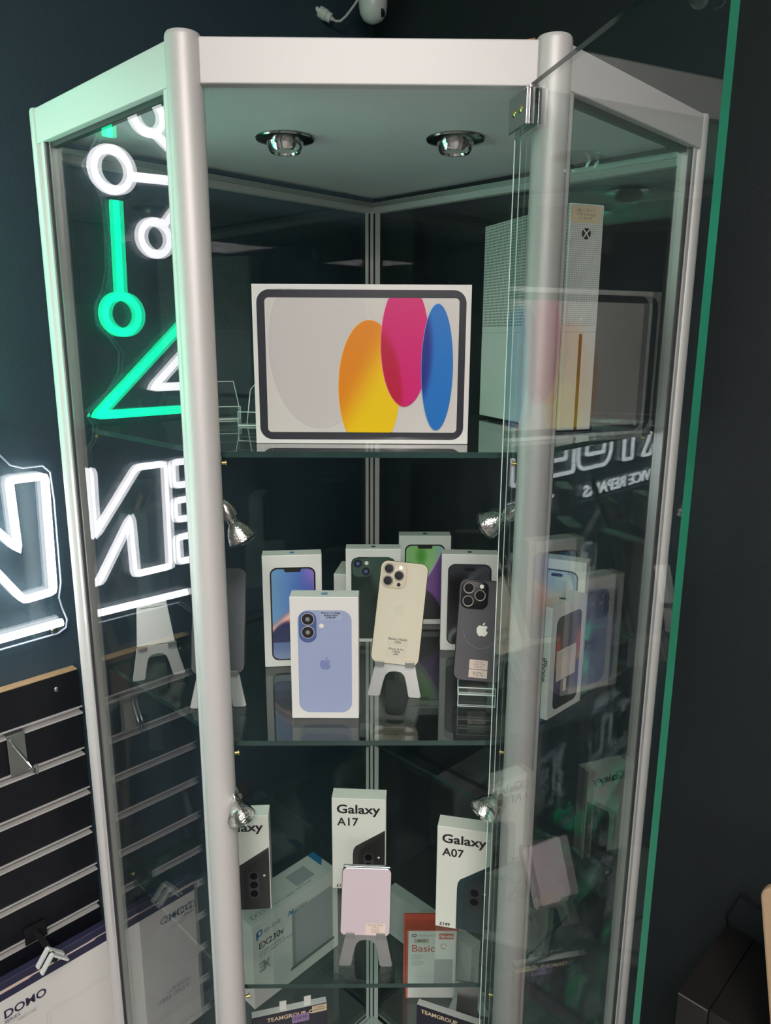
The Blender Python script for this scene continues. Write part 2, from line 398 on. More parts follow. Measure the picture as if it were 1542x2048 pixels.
for P, Q, k in EDGES:
    n = plen(P,Q)
    if k == 'front':
        cb(MB().bar(along(P,Q,.0165,.004,(ZTOP+ZRB)/2), along(P,Q,n-.0165,.004,(ZTOP+ZRB)/2), .014, ZTOP-ZRB), 'top_rail', 'aluminium_flat', bevel=.0012)
    elif k == 'side':
        i0, i1 = (.004,.012) if P is LP else (.012,.004)
        cb(MB().bar(along(P,Q,i0,.006,(ZTOP+ZRB)/2), along(P,Q,n-i1,.006,(ZTOP+ZRB)/2), .012, ZTOP-ZRB), 'top_rail', 'aluminium_flat', bevel=.0012)
        cb(MB().bar(along(P,Q,.012,-.001,ZRB-.003), along(P,Q,n-.014,-.001,ZRB-.003), .008, .006), 'pane_gasket', 'gasket')
    else:
        cb(MB().bar(along(P,Q,.006,-.004,1.897), along(P,Q,n-.006,-.004,1.897), .014, .018), 'top_rail', 'aluminium_flat', bevel=.001)
        cb(MB().bar(along(P,Q,.006,-.013,1.9005), along(P,Q,n-.006,-.013,1.9005), .004, .006), 'rail_lip', 'channel_metal')
    cb(MB().bar(along(P,Q,.014,0,ZD-.02), along(P,Q,n-.014,0,ZD-.02), .014, .04), 'bottom_rail', 'aluminium_flat', bevel=.001)
    if k != 'front':
        bot, top = ZD, 1.909
        b = MB(); t = .0032; e0, e1 = .013, n-.013
        pts = [along(P,Q,e0,-t/2), along(P,Q,e1,-t/2), along(P,Q,e1,t/2), along(P,Q,e0,t/2)]
        vs = [(v.x,v.y,bot) for v in pts] + [(v.x,v.y,top) for v in pts]
        b.add(vs, [(0,1,5,4),(2,3,7,6)], 0); b.add(vs, [(0,3,2,1),(4,5,6,7),(1,2,6,5),(3,0,4,7)], 1)
        cb(b, 'side_pane' if k == 'side' else 'back_pane', ['pane_glass' if k == 'side' else 'back_glass', 'glass_edge'])
        if k == 'side':
            rear0 = P is LP
            for end in (0, 1):
                rear = (end == 0) == rear0
                sgn = 1 if end == 0 else -1; base = 0 if end == 0 else n
                w0 = .0105 if rear else .0165
                for a0, wd_, th, off, mm, nm in ((w0,.0075,.016,.002,'aluminium_flat','pane_channel'),(w0+.0075,.004,.0158,0,'gasket','pane_gasket'),(w0+.0115,.0045,.013,-.001,'channel_metal','pane_channel')):
                    c = base + sgn*(a0+wd_/2)
                    cb(MB().bar(along(P,Q,c,off,ZD), along(P,Q,c,off,ZRB), wd_, th, up=(Vector((Q[1]-P[1], P[0]-Q[0], 0))).normalized()), nm, mm)
# rear corner post with grooves
b = MB()
for x0, x1, y0 in ((-.0135,-.0075,-.020),(-.0045,.0015,-.017),(.0045,.0135,-.020)): b.box(x0,x1,D_+y0,D_-.003,ZD,1.905)
cb(b, 'rear_corner_post', 'aluminium', bevel=.0006)
cb(MB().box(-.012,.012,D_-.014,D_-.004,ZD,1.905), 'post_groove', 'gasket')
b = MB().prism([along(P,Q,0,-.004).to_2d()[:] for P,Q,_ in EDGES], 1.914, 1.932)
top_board = cb(b, 'top_board', 'white_board')
b = MB().prism([along(P,Q,0,-.010).to_2d()[:] for P,Q,_ in EDGES], ZD-.02, ZD)
cb(b, 'deck_board', 'deck_board')
b = MB().prism([(x*.94, .02+y*.94) for x, y in (LP,FL,FR,RP,BP)], 0, ZD-.04)
cb(b, 'plinth', 'aluminium_flat')
# recessed downlights hanging from the top board
for x, y in ((-.108,.222),(.106,.218)):
    M = Matrix.Translation((x,y-.25,1.914))
    ring = MB().lathe([(.0215,-.0005),(.0365,0),(.0372,-.0015),(.0360,-.0032),(.0345,-.0036),(.0225,-.0060),(.0215,-.0060)], 40, M=M).build('downlight', 'dark_chrome', cab, smooth=True)
    MB().lathe([(.0235,-.003),(.0228,-.009),(.0200,-.0160),(.0185,-.0175),(.0172,-.0172),(.0158,-.0150),(.0158,-.012)], 40, M=M).build('lamp_housing', 'chrome', ring, smooth=True)
    MB().lathe([(0,-.0150),(.0150,-.0148),(.0160,-.0140)], 32, M=M).build('lamp_lens', 'card_grey', ring, smooth=True)
# small halogen spotlights on stems at the front posts
def spot(px, py, z, side, tilt, swing, stem=.045):
    ax = Vector((px, py-.25, z))
    st = MB().tube([ax, ax+Vector((side*.001,0,-stem))], .0022, 10).tube([ax+Vector((-side*.006,0,.004)), ax+Vector((side*.004,0,.004))], .0038, 10).build('spotlight', 'chrome', cab, smooth=True)
    M = Matrix.Translation(ax+Vector((side*.001,0,-stem))) @ Matrix.Rotation(swing, 4, 'Z') @ Matrix.Rotation(tilt, 4, 'Y')
    MB().lathe([(0,.002),(.003,.002),(.0055,-.001),(.0090,-.008),(.0092,-.019),(.0085,-.0195),(0,-.0195)], 24, M=M).build('lamp_holder', 'steel', st, smooth=True)
    MB().lathe([(0,-.018),(.0052,-.018),(.0058,-.022),(.006,-.027),(.0088,-.030),(.0135,-.0375),(.0160,-.0450),(.0166,-.0475)], 28, M=M).build('reflector_bowl', 'reflector', st, smooth=True)
    MB().lathe([(.0166,-.0470),(.0176,-.0475),(.0176,-.0500),(.0166,-.0506),(0,-.0508)], 28, M=M).build('lamp_glass', 'clear_acrylic', st, smooth=True)
    MB().tube([M @ Vector((0,0,-.020)), M @ Vector((0,0,-.032))], .0035, 10).build('bulb', 'lamp_ceramic', st, smooth=True)
spot(-.1660, .018, 1.535, 1, -.45, .25)
spot(.1720, .018, 1.530, -1, 1.0, -.5)
spot(-.1700, .012, 1.160, 1, -1.25, -1.1, .022)
spot(.1690, .016, 1.160, -1, 1.15, .75, .020)
spot(-.1690, .016, .800, 1, -.3, -.6)
spot(.1690, .016, .800, -1, .5, -.2)
# shelf support pins
for z in (Z1, Z2, Z3, Z4):
    for x, y, dx, dy in ((FL[0]+.0165,.010,1,.3),(FR[0]-.0165,.010,-1,.3),(-B_+.030,C_+.006,1,.1),(B_-.030,C_+.006,-1,.1)):
        p = Vector((x,y-.25,z-.0115)); q = p + Vector((dx,dy,0)).normalized()*.004
        MB().tube([p,q], .0022, 10).tube([q, q+(q-p)*.25], .0034, 10).build('shelf_pin', 'brass', cab, smooth=True)
# open glass door
door = bpy.data.objects.new('door', None); COL.objects.link(door); door.parent = cab
PHI = math.radians(12.3)
door.location = (.1467, -.25, 0); door.rotation_euler = (0, 0, PHI-PI/2)
door['label'] = 'frameless glass door swung open to the right'
DW, DT, DB = .322, .0062, .15
def dloc(mb): return mb
b = MB(); vs = [(0,-DT/2,DB),(DW,-DT/2,DB),(DW,DT/2,DB),(0,DT/2,DB),(0,-DT/2,1.901),(DW,-DT/2,1.901),(DW,DT/2,1.901),(0,DT/2,1.901)]
b.add(vs, [(0,1,5,4),(2,3,7,6)], 0); b.add(vs, [(0,3,2,1),(3,0,4,7)], 2); b.add(vs, [(4,5,6,7)], 3); b.add(vs, [(1,2,6,5)], 1)
b.build('door_glass', ['door_glass','glass_edge_green','door_edge','glass_edge'], door)
for yy in (-DT/2, DT/2): MB().box(-.0005,.0003,yy-.0004,yy+.0004,DB,1.860).build('polished_arris_shine', 'acrylic_edge', door)  # pale strips standing in for the shine along the door's hinge edge
for zc in (1.885, DB+.02):
    h = MB().box(-.008,.036,-.0075,-.0045,zc-.019,zc+.013).box(-.008,.036,.0045,.0075,zc-.019,zc+.013).box(-.008,.036,-.0045,.0045,zc+.012,zc+.0155).box(.0335,.036,-.0045,-.0032,zc-.019,zc+.012).build('hinge', 'steel', door, bevel=.0005)
    for cx_ in (.006,.022):
        M = Matrix.Translation((cx_, -.0074, zc-.003)) @ Matrix.Rotation(PI/2,4,'X')
        MB().lathe([(0,.0014),(.0025,.0012),(.0036,.0003),(.0036,0)], 20, M=M).build('hinge_screw', 'brass', door, smooth=True)
b = MB().lathe([(0,.006),(.008,.006),(.010,.003),(.010,0),(.004,-.004),(.004,-.012)], 24, M=Matrix.Translation((DW-.022,-.0065,1.874)) @ Matrix.Rotation(PI/2,4,'X'))
b.build('door_catch', 'clear_acrylic', door, smooth=True)
# ---------------------------------------------------------------- glass shelves
def shelf(z, label):
    ins = .0175
    pts = []
    n = len(EDGES)
    for i in range(n):
        P, Q, k = EDGES[i-1]; P2, Q2, k2 = EDGES[i]
        a = along(P,Q,0,-ins); d = (along(P,Q,1,-ins)-a); c = along(P2,Q2,0,-ins); e = (along(P2,Q2,1,-ins)-c)
        den = d.x*e.y-d.y*e.x; t = ((c.x-a.x)*e.y-(c.y-a.y)*e.x)/den; pts.append(((a+d*t).x,(a+d*t).y))
    # blunt the tips beside the rear posts
    b = MB().prism([(x, y-.25) for x, y in pts], z-.0065, z, 0, 1)
    s = b.build('glass_shelf', ['shelf_glass','glass_edge']); s.location = (0,.25,0)
    return tag(s, label, 'shelf', 'cabinet shelves')
shelf(Z1, 'top glass shelf carrying the tablet box and the white console')
shelf(Z2, 'middle glass shelf crowded with smartphone boxes and phones on stands')
shelf(Z3, 'third glass shelf with the pink folded phone on it')
shelf(Z4, 'lowest glass shelf under the white router box')

# ---------------------------------------------------------------- things on the left wall (local x = right, y = into the wall, z = up)
WLX, WLY = -.48775, .30975
def wl(name, label, cat, z0, x=0., off=0., **k):
    return thing(name, label, cat, (WLX+R2*x+R2*off, WLY+R2*x-R2*off, z0), PI/4, **k)
SZ = 1.20
sign = wl('neon_sign', 'large wall sign of white and green neon tubes on clear acrylic', 'neon sign', SZ)
TY = -.022
def strip(name, pts, m, closed=True, r=.0073, rnd=.006):
    if name in ('letter_tube','underline_tube'): r = .0060
    P = [Vector((-s, TY, z-SZ)) for s, z in pts]
    if rnd:                                  # soften the corners
        out = []; n = len(P)
        for i, p in enumerate(P):
            if not closed and i in (0, n-1): out.append(p); continue
            a, c = P[i-1], P[(i+1) % n]; d1 = (a-p); d2 = (c-p); q = min(rnd, d1.length*.45, d2.length*.45)
            a1, c1 = p+d1.normalized()*q, p+d2.normalized()*q
            out += [a1, p*.5+(a1+c1)*.25, c1]
        P = out
    MB().tube(P, r, 6, closed).build(name, m, sign, smooth=True)
Nn = [(.186,1.466),(.135,1.466),(.058,1.368),(.060,1.470),(.010,1.470),(.014,1.293),(.058,1.290),(.118,1.384),(.120,1.290),(.184,1.290)]
Ee = [(.320,1.466),(.200,1.466),(.200,1.427),(.275,1.427),(.275,1.401),(.200,1.401),(.200,1.368),(.275,1.368),(.275,1.337),(.200,1.337),(.200,1.294),(.320,1.294)]
Gg = [(.355,1.466),(.505,1.466),(.530,1.450),(.540,1.425),(.540,1.335),(.530,1.310),(.505,1.294),(.375,1.294),(.352,1.306),(.345,1.325),(.345,1.395),(.430,1.395),(.430,1.366),(.392,1.366),(.392,1.335),(.495,1.335),(.495,1.427),(.355,1.427)]
Tt = [(.560,1.466),(.560,1.424),(.626,1.424),(.626,1.294),(.684,1.294),(.684,1.424),(.745,1.424),(.745,1.466)]
Xx = [(.760,1.466),(.815,1.466),(.850,1.415),(.885,1.466),(.940,1.466),(.882,1.380),(.940,1.294),(.885,1.294),(.850,1.345),(.815,1.294),(.760,1.294),(.818,1.380)]
for pts in (Nn, Ee, Gg, Tt, Xx, [(s+.755, z) for s, z in Ee], [(s+1.080, z) for s, z in Nn]): strip('letter_tube', pts, 'neon_white')
strip('underline_tube', [(.005,1.241),(.215,1.237)], 'neon_white', False); strip('underline_tube', [(.95,1.237),(1.265,1.237)], 'neon_white', False)
text('DEVICE REPAIRS', .050, 'neon_white', sign, -.925, 1.206-SZ, layer=0, y=TY, bold=.0008, name='small_lettering', sx=1.5, extr=.002)
# logo above the words
def ring(s, z, r, m): strip('ring_tube', [(s+r*math.cos(2*PI*i/28), z+r*math.sin(2*PI*i/28)) for i in range(28)], m, rnd=0)
strip('triangle_tube', [(.078,1.553),(.447,1.884),(.816,1.553)], 'neon_green')
strip('triangle_tube', [(.173,1.591),(.447,1.838),(.721,1.591)], 'neon_white')
for f in (lambda s: s, lambda s: .894-s):
    ring(f(.129), 1.703, .027, 'neon_green'); strip('line_tube', [(f(.129),1.730),(f(.132),1.866)], 'neon_green', False)
    strip('line_tube', [(f(.129),1.953),(f(.131),2.05)], 'neon_green', False)
    ring(f(.130), 1.908, .028, 'neon_white'); strip('line_tube', [(f(.158),1.903),(f(.235),1.907),(f(.30),1.93)], 'neon_white', False)
    ring(f(.193), 1.993, .024, 'neon_white'); strip('line_tube', [(f(.203),1.971),(f(.235),1.948),(f(.32),1.96)], 'neon_white', False)
    ring(f(.193), 1.819, .024, 'neon_white'); strip('line_tube', [(f(.208),1.838),(f(.234),1.868),(f(.28),1.885)], 'neon_white', False)
    strip('line_tube', [(f(.30),1.536),(f(.30),1.52)], 'neon_white', False)
for s0, a, c in ((.262,1.905,2.04),(.300,1.935,2.04),(.340,1.91,2.04),(.447,1.91,2.04),(.554,1.91,2.04),(.594,1.935,2.04),(.632,1.905,2.04)):  # unseen extra green lines, triangles and rings, added for more green glow
    strip('line_tube', [(s0,a),(s0,c)], 'neon_green', False)
strip('triangle_tube', [(.255,1.610),(.447,1.785),(.639,1.610)], 'neon_green'); strip('triangle_tube', [(.330,1.625),(.447,1.735),(.564,1.625)], 'neon_green')
for s0 in (.36,.447,.534): ring(s0, 1.535, .012, 'neon_green')
ring(.400, 1.665, .024, 'neon_green'); ring(.494, 1.665, .024, 'neon_green')
right = [(.12,2.07),(.119,1.971),(.116,1.951),(.102,1.925),(.091,1.912),(.094,1.901),(.108,1.886),(.116,1.866),(.118,1.832),(.115,1.767),(.107,1.738),(.093,1.714),(.093,1.688),(.113,1.669),(.127,1.646),(.123,1.616),(.101,1.586),(.069,1.562),(.063,1.555),(.070,1.547),(.077,1.537),(.073,1.515),(.065,1.505),(.053,1.490),(.036,1.484),(.008,1.484),(-.002,1.473),(-.004,1.430),(-.002,1.301),(.003,1.278),(0,1.261),(-.006,1.240),(-.003,1.227),(.010,1.221),(.20,1.218),(.23,1.19)]
left = [(.93,1.19),(.96,1.22),(1.27,1.22),(1.28,1.24),(1.275,1.48),(1.20,1.49),(.86,1.53),(.80,1.70),(.79,2.07)]
MB().wallprism([(-s, z-SZ) for s, z in right+left], -.0145, -.0105, 0, 1).build('acrylic_backing', ['clear_acrylic','sign_edge'], sign)
MB().tube([(-s,-.0125,z-SZ) for s, z in right+left], .0014, 6, True).build('polished_edge_shine', 'sign_edge', sign, smooth=True)  # outline tube with the bright acrylic rim put into its colour
for s, z in ((.088,1.908),(.068,1.554),(.016,1.2275),(1.26,1.2275),(1.25,1.475)):
    MB().lathe([(0,.001),(.004,.001),(.005,-.001),(.005,-.012)], 16, M=Matrix.Translation((-s,-.0145,z-SZ)) @ Matrix.Rotation(PI/2,4,'X')).build('standoff', 'chrome', sign, smooth=True)

# slatwall panel with metal inserts
sw = wl('slatwall', 'black slatwall panel with metal groove inserts and a raw wooden top edge', 'slatwall', .02)
ZS = [1.157]; tops = [1.093-.0725*i for i in range(14)]
x0, x1 = -.212, .012
edges = [1.157] + [t for t in tops]
for i in range(len(tops)+1):
    zt = 1.157 if i == 0 else tops[i-1]-.0125
    zb = tops[i] if i < len(tops) else .03
    if zt-zb < .01: continue
    MB().box(x0,x1,-.018,-.001,zb-.02,zt-.02-(.0015 if i == 0 else 0)).build('slat_board', 'slat_black', sw)
MB().box(x0,x1,-.018,-.001,1.157-.0215,1.157-.02).build('raw_top_edge', 'raw_mdf', sw)
for i, t in enumerate(tops):
    e = x1-.001 if i % 2 else x1+.002
    b = MB().box(x0,e,-.0195,-.018,t-.0225,t-.0205).box(x0,e,-.0195,-.018,t-.0340,t-.0315).box(x0,e,-.006,-.004,t-.0335,t-.0205).box(x0,e,-.018,-.006,t-.0330,t-.0318)
    b.build('metal_insert', 'steel' if False else 'aluminium', sw)
for s, z in ((.022,1.133),(.19,1.133)):
    MB().lathe([(0,.0012),(.003,.001),(.0042,0)], 18, M=Matrix.Translation((-s,-.018,z-.02)) @ Matrix.Rotation(PI/2,4,'X')).build('screw', 'steel', sw, smooth=True)
# hook with plate on the slatwall
hk = wl('slatwall_hook', 'zinc slatwall hook with a flat back plate hanging empty', 'hook', 1.015)
MB().box(-.1035,-.0775,-.0220,-.0205,.003,.069).box(-.1045,-.0780,-.0220,-.010,.069,.0705).box(-.1045,-.0780,-.0115,-.010,.0705,.077).build('hook_plate', 'stand_metal', hk, bevel=.0004)
MB().tube([(-.099,-.022,.062),(-.097,-.030,.055),(-.0905,-.055,.040),(-.0862,-.075,.028),(-.0852,-.080,.029),(-.0855,-.081,.044)], .0023, 10).build('hook_arm', 'chrome', hk, smooth=True)
# white box hanging low on the slatwall
dm = wl('tablet_case_box', 'flat white and navy tablet case box hanging on the slatwall', 'box', .40)
MB().box(-.172,.060,-.060,-.048,0,.312).build('carton', 'card_white', dm)
MB().box(-.172,.060,-.060,-.048,.312,.3126).build('navy_top', 'ink_navy', dm)
flat('navy_band', [[(-.172,.281),(.060,.281),(.060,.312),(-.172,.312)]], 'ink_navy', dm, 1, -.060)
flat('cream_stripe', [[(-.172,.294),(-.125,.294),(-.120,.2955),(-.02,.2955),(-.015,.2975),(.060,.2975),(.060,.2995),(-.02,.2995),(-.03,.2985),(-.12,.2985),(-.128,.2995),(-.172,.2995)]], 'sticker_pink', dm, 2, -.060)
text('DOMO', .0205, 'ink_navy', dm, -.166, .2475, y=-.060, bold=.0004); text('SERIES', .0085, 'ink_navy', dm, -.166, .2385, y=-.060)
text('TABLET CASE', .0048, 'ink_grey', dm, -.148, .2305, y=-.060)
text('IDEAL\nFOR LIFE', .013, 'ink_grey', dm, -.150, .098, y=-.060, sx=1.3)
flat('thin_rule', [[(-.166,.2358),(-.115,.2358),(-.115,.2361),(-.166,.2361)]], 'ink_grey', dm, 2, -.060)
def outline(poly, w):
    n = len(poly); out = []
    for i in range(n):
        p, q = Vector(poly[i]), Vector(poly[(i+1) % n]); d = (q-p)
        if d.length < 1e-6: continue
        nn = Vector((-d.y, d.x)).normalized()*w/2; out.append([tuple(p-nn), tuple(q-nn), tuple(q+nn), tuple(p+nn)])
    return out
flat('case_drawing', outline(rrect(-.105,.035,.03,.215,.008,4), .0005)+outline(rrect(-.100,.030,.035,.21,.006,4), .0004)+outline([(.03,.215),(.05,.20),(-.02,.02),(-.04,.03)], .0004), 'ink_pale', dm, 2, -.060)
pg = wl('price_hook', 'black display hook with two bright bent prongs above the white and navy box', 'hook', .70)
for y in (-.085, -.101):
    b = MB()
    for a0, a1, w in (((-.118,.026),(-.100,.049),.0062), ((-.100,.049),(-.078,.026),.0050)):
        b.bar((a0[0],y,a0[1]), (a1[0],y,a1[1]), .0085, .0030, up=(0,0,1))
    b.tube([(-.1012,y,.0478),(-.100,y,.0496),(-.0985,y,.0478)], .0018, 6)
    b.build('prong', 'plastic_white', pg)
MB().tube([(-.095,-.0215,.038),(-.096,-.06,.040),(-.097,-.105,.040)], .0045, 8).build('arm', 'ink_black', pg, smooth=True)
MB().box(-.112,-.078,-.0225,-.0205,.020,.050).build('hook_plate', 'ink_black', pg)

# cable and camera in the corner above the cabinet
dc = thing('dome_camera', 'glossy white dome camera hanging in the corner above the cabinet', 'security camera', (0,.700,2.33))
MB().lathe([(0,-.113),(.010,-.111),(.018,-.106),(.0235,-.097),(.0255,-.085),(.0255,-.070),(.0225,-.050),(.017,-.035)], 36).build('camera_shell', 'plastic_white', dc, smooth=True)
MB().lathe([(.017,-.036),(.010,-.030),(.008,0),(0,0)], 24).tube([(0,0,-.004),(0,.097,-.004)], .008, 12).build('bracket', 'plastic_white', dc, smooth=True)
MB().lathe([(0,.0025),(.006,.002),(.0085,.0)], 20, M=Matrix.Translation((.0128,-.0130,-.1005)) @ Matrix.Rotation(2.35,4,'X')).build('lens_window', 'black_gloss', dc, smooth=True)
pc = thing('power_cable', 'white cable with an inline plug above the cabinet top', 'cable', (-.07,.70,2.20))
def cv(l): return [(x+.07,(y-.70),z-2.20) for x, y, z in l]
MB().tube(cv([(-.15,.640,2.31),(-.125,.69,2.272),(-.116,.70,2.254),(-.106,.70,2.245),(-.102,.70,2.240)]), .0028, 10).build('lead', 'cable_white', pc, smooth=True)
MB().tube(cv([(-.072,.70,2.224),(-.066,.70,2.2205),(-.058,.70,2.221),(-.049,.70,2.228),(-.041,.70,2.237),(-.026,.70,2.256),(-.014,.69,2.285),(-.010,.70,2.32)]), .0022, 10).build('lead', 'cable_white', pc, smooth=True)
MB().tube(cv([(-.104,.70,2.2420),(-.100,.70,2.2390),(-.0995,.70,2.2387),(-.096,.70,2.2363),(-.0955,.70,2.236),(-.083,.70,2.2290),(-.0825,.70,2.2287),(-.075,.70,2.2250),(-.0745,.70,2.2247),(-.071,.70,2.2232)]), [.0030,.0050,.0050,.0045,.0098,.0098,.0085,.0085,.004,.003], 16).build('plug', 'plastic_white', pc, smooth=True)
# wood offcut on the cabinet roof
of = thing('wood_offcut', 'small brown wood offcut lying on the cabinet roof', 'wood piece', (.150,.020,1.946))
MB().wallprism([(-.022,-.013),(.012,-.013),(.012,.010),(.004,.0085),(-.006,.004),(-.022,.000)], -.006, .006).build('offcut', 'wood_offcut', of)

# black unit, cable and beige board by the right wall
cu = thing('black_counter', 'low black counter unit against the dark right wall', 'counter', (.446,.092,0), -PI/4)
MB().box(0,.042,0,.181,0,.75).build('end_panel', 'counter_black', cu); MB().box(.043,.9,.004,.181,0,.747).build('body', 'counter_black', cu)
MB().box(0,.042,-.0012,0,.7485,.75).build('front_edging', 'counter_edge', cu)
bd = thing('beige_board', 'beige round cornered wooden board at the right edge of the picture', 'board', (.6105,-.1300,.0), rot=(0,math.radians(-10),-PI/4))
MB().wallprism(rrect(0,.32,0,1.026,.018), 0, .014).build('board', 'beige_wood', bd, bevel=.003)
kc = thing('black_cable', 'short black cable looping off the dark right wall', 'cable', (.569,.214,.752))
MB().tube([(.006,.006,.0),(-.002,-.004,.02),(.002,-.012,.05),(.006,-.020,.078),(.014,-.032,.086),(.026,-.040,.076),(.05,-.03,.05),(.07,-.028,.0)], .0022, 8).build('lead', 'ink_black', kc, smooth=True)

# ---------------------------------------------------------------- boxes and phones: local origin front bottom left, x right, y back, z up
def carton(name, label, L, z, w, h, yaw, d, group=None, m='card_white', lid=True, cat='box'):
    t = thing(name, label, cat, (L[0], L[1], z+.0003), math.radians(yaw), group)
    MB().box(0,w,0,d,0,h).build('carton', m, t, bevel=.0008)
    return t
def top_logo(t, w, h, d, m='ink_black', s=.35):         # emblem on the top face
    polys = apple(w/2, d/2, d*s)
    b = MB()
    for p in polys: b.add([(x, y, h+EPS) for x, y in p], [tuple(range(len(p)))])
    me = bpy.data.meshes.new('emblem'); me.from_pydata(b.v, [], b.f); me.materials.append(MATS[m]); link('emblem', me, t)
# --- top shelf
t = carton('tablet_box', 'white tablet box printed with large coloured ovals on a dark bezel', (-.1344,.0827), Z1, .2499, .1812, -.7, .042, m='film_white')
W, H = .2499, .1812
fu = lambda x: (x-244)/1182*W
fv = lambda y: H*(1-(y-76)/882)
flat('bezel_print', [rrect(.021*W,.977*W,.027*H,.967*H,.0145)], 'device_bezel', t, 1)
SX0, SX1, SZ0, SZ1 = .058*W, .945*W, .075*H, .918*H
flat('screen_print', [rrect(SX0,SX1,SZ0,SZ1,.0045)], 'screen_paper', t, 2)
flat('side_button_print', [[(.105*W,.972*H),(.145*W,.972*H),(.145*W,.975*H),(.105*W,.975*H)],[(.155*W,.972*H),(.195*W,.972*H),(.195*W,.975*H),(.155*W,.975*H)]], 'ink_pale', t, 1)
inside = lambda x, z, e: ((x-fu(e[0]))/(e[2]/1182*W))**2 + ((z-fv(e[1]))/(e[3]/882*H))**2
eg, ey, ep, eb = (605,400,279,468), (876,640,168,372), (1070,400,130,342), (1247,527,86,348)
def oval(e, fn, layer, nm): disc_ink(nm, fu(e[0]), fv(e[1]), e[2]/1182*W, e[3]/882*H, SZ0, SZ1, fn, t, layer)
oval((605,400,281,470), lambda x, z: (222,218,215), 3, 'oval_rim')
oval(eg, lambda x, z: mixc((196,190,190),(206,202,200), x/W*1.6), 4, 'grey_oval')
oval((875,640,170,374), lambda x, z: (246,190,60), 5, 'oval_rim')
oval(ey, lambda x, z: mixc((226,134,8),(240,200,0), sstep(-.018,.030, (x-fu(845)) - (z-fv(560))*.55)), 6, 'yellow_oval')
oval((1068,400,131,344), lambda x, z: (240,110,160), 7, 'oval_rim')
oval(ep, lambda x, z: mixc((186,10,60),(208,26,112), sstep(.75,1.15, inside(x,z,(890,690,170,390)))), 8, 'pink_oval')
oval((1245,527,86,350), lambda x, z: (96,170,235), 9, 'oval_rim')
oval(eb, lambda x, z: mixc((22,40,130),(24,112,192), sstep(.6,1.25, inside(x,z,(1085,430,135,360)))), 10, 'blue_oval')

# console: front face towards the camera, large side to the left
t = thing('game_console', 'white game console standing upright with perforated upper half', 'game console', (.2470,.1830,Z1+.0005), math.radians(20))
W, D, H = .0500, .2230, .2860
HS = .455*H
b = MB().box(0,W,0,D,.004,HS,0)
b.box(0,W,0,D,HS,H,0); b.build('shell', 'console_white', t, bevel=.0012)
flat('front_grille', [[(.0015,HS+.008),(W-.0015,HS+.008),(W-.0015,H-.002),(.0015,H-.002)]], 'console_perforated', t, 1)
b = MB().add([(-EPS,.002,HS+.008),(-EPS,D-.002,HS+.008),(-EPS,D-.002,H-.002),(-EPS,.002,H-.002)], [(3,2,1,0)]); b.build('side_grille', 'console_perforated_side', t)
flat('disc_slot', [[(.0235,.004),(.0285,.004),(.0285,HS-.002),(.0235,HS-.002)]], 'slot_brown', t, 2)
flat('power_emblem', [circ(.025,.800*H+.022,.0068)], 'ink_dark', t, 2, label='round dark emblem with a white cross')
zc = .800*H+.022
for s in (1,-1):
    pts = [(.025+s*(-.0052), zc+.0046), (.025+s*(-.0030), zc+.0048), (.025+s*.0014, zc+.0002), (.025+s*.0050, zc-.0048), (.025+s*.0036, zc-.0056), (.025+s*.0002, zc-.0010)]
    flat('emblem_cross', [pts], 'ink_white', t, 3 if s == 1 else 4)
flat('eject_button', [circ(.025,HS+.016,.0022,18)], 'ink_white', t, 3)
flat('price_sticker', [[(.002,H-.0225),(.0445,H-.0225),(.0445,H-.003),(.002,H-.003)]], 'sticker_cream', t, 2)
text('xBox One S\n1TB storage\n£149.99', .0052, 'ink_grey', t, .023, H-.0092, 3, align='CENTER', spacing=1.1)
MB().box(.006,W+.012,.012,D-.02,0,.008).build('stand_foot', 'console_black', t)
MB().box(W,W+.009,.014,D-.03,.010,H-.010).build('dark_side_strip', 'console_black', t, bevel=.001)  # black strip along the right side of the console

# clear acrylic stands
def acrylic_stand(label, loc, rz, group='clear acrylic phone stands', sc_=1., stage=0.):
    t = thing('acrylic_stand', label, 'phone stand', loc, rz, group)
    k = sc_
    th = .0022
    back = [(-.018*k,.0),(.018*k,.0),(.018*k,.020*k),(.012*k,.055*k),(-.012*k,.055*k),(-.018*k,.048*k)]
    b = MB(); p = MB().wallprism([(x,z) for x,z in back], 0, th, 0, 1)
    sh = .35
    b.v = [(x, y+z*sh, z) for x, y, z in p.v]; b.f = p.f; b.m = p.m; b.build('back_plate', ['clear_acrylic','acrylic_edge'], t)
    MB().tube([(x, z*sh, z) for x, z in back], .0007, 6, True).build('polished_edge_shine', 'acrylic_edge', t, smooth=True)  # tube along the edge, refracted brightness put into its pale colour
    MB().tube([(x*k, -.030*k, z) for x, z in ((-.018,.0008),(.018,.0008),(.018,.020*k),(-.018,.020*k))], .0007, 6, True).build('polished_edge_shine', 'acrylic_edge', t, smooth=True)
    base = MB().add([(-.018*k,-.030*k,0),(.018*k,-.030*k,0),(.018*k,.0,0),(-.018*k,.0,0),(-.018*k,-.030*k,th),(.018*k,-.030*k,th),(.018*k,.0,th),(-.018*k,.0,th)],
             [(0,3,2,1),(4,5,6,7)], 0).add([(-.018*k,-.030*k,0),(.018*k,-.030*k,0),(.018*k,-.030*k,th),(-.018*k,-.030*k,th),(-.018*k,0,0),(-.018*k,0,th),(.018*k,0,0),(.018*k,0,th)], [(0,1,2,3),(4,0,3,5),(1,6,7,2)], 1); base.v = [(x, y, z+stage) for x, y, z in base.v]; base.build('base_plate', ['clear_acrylic','acrylic_edge'], t)
    MB().wallprism([(-.018*k,th),(.018*k,th),(.018*k,.020*k),(-.018*k,.020*k)], -.030*k, -.030*k+th, 0, 1).build('front_lip', ['clear_acrylic','acrylic_edge'], t)
    return t
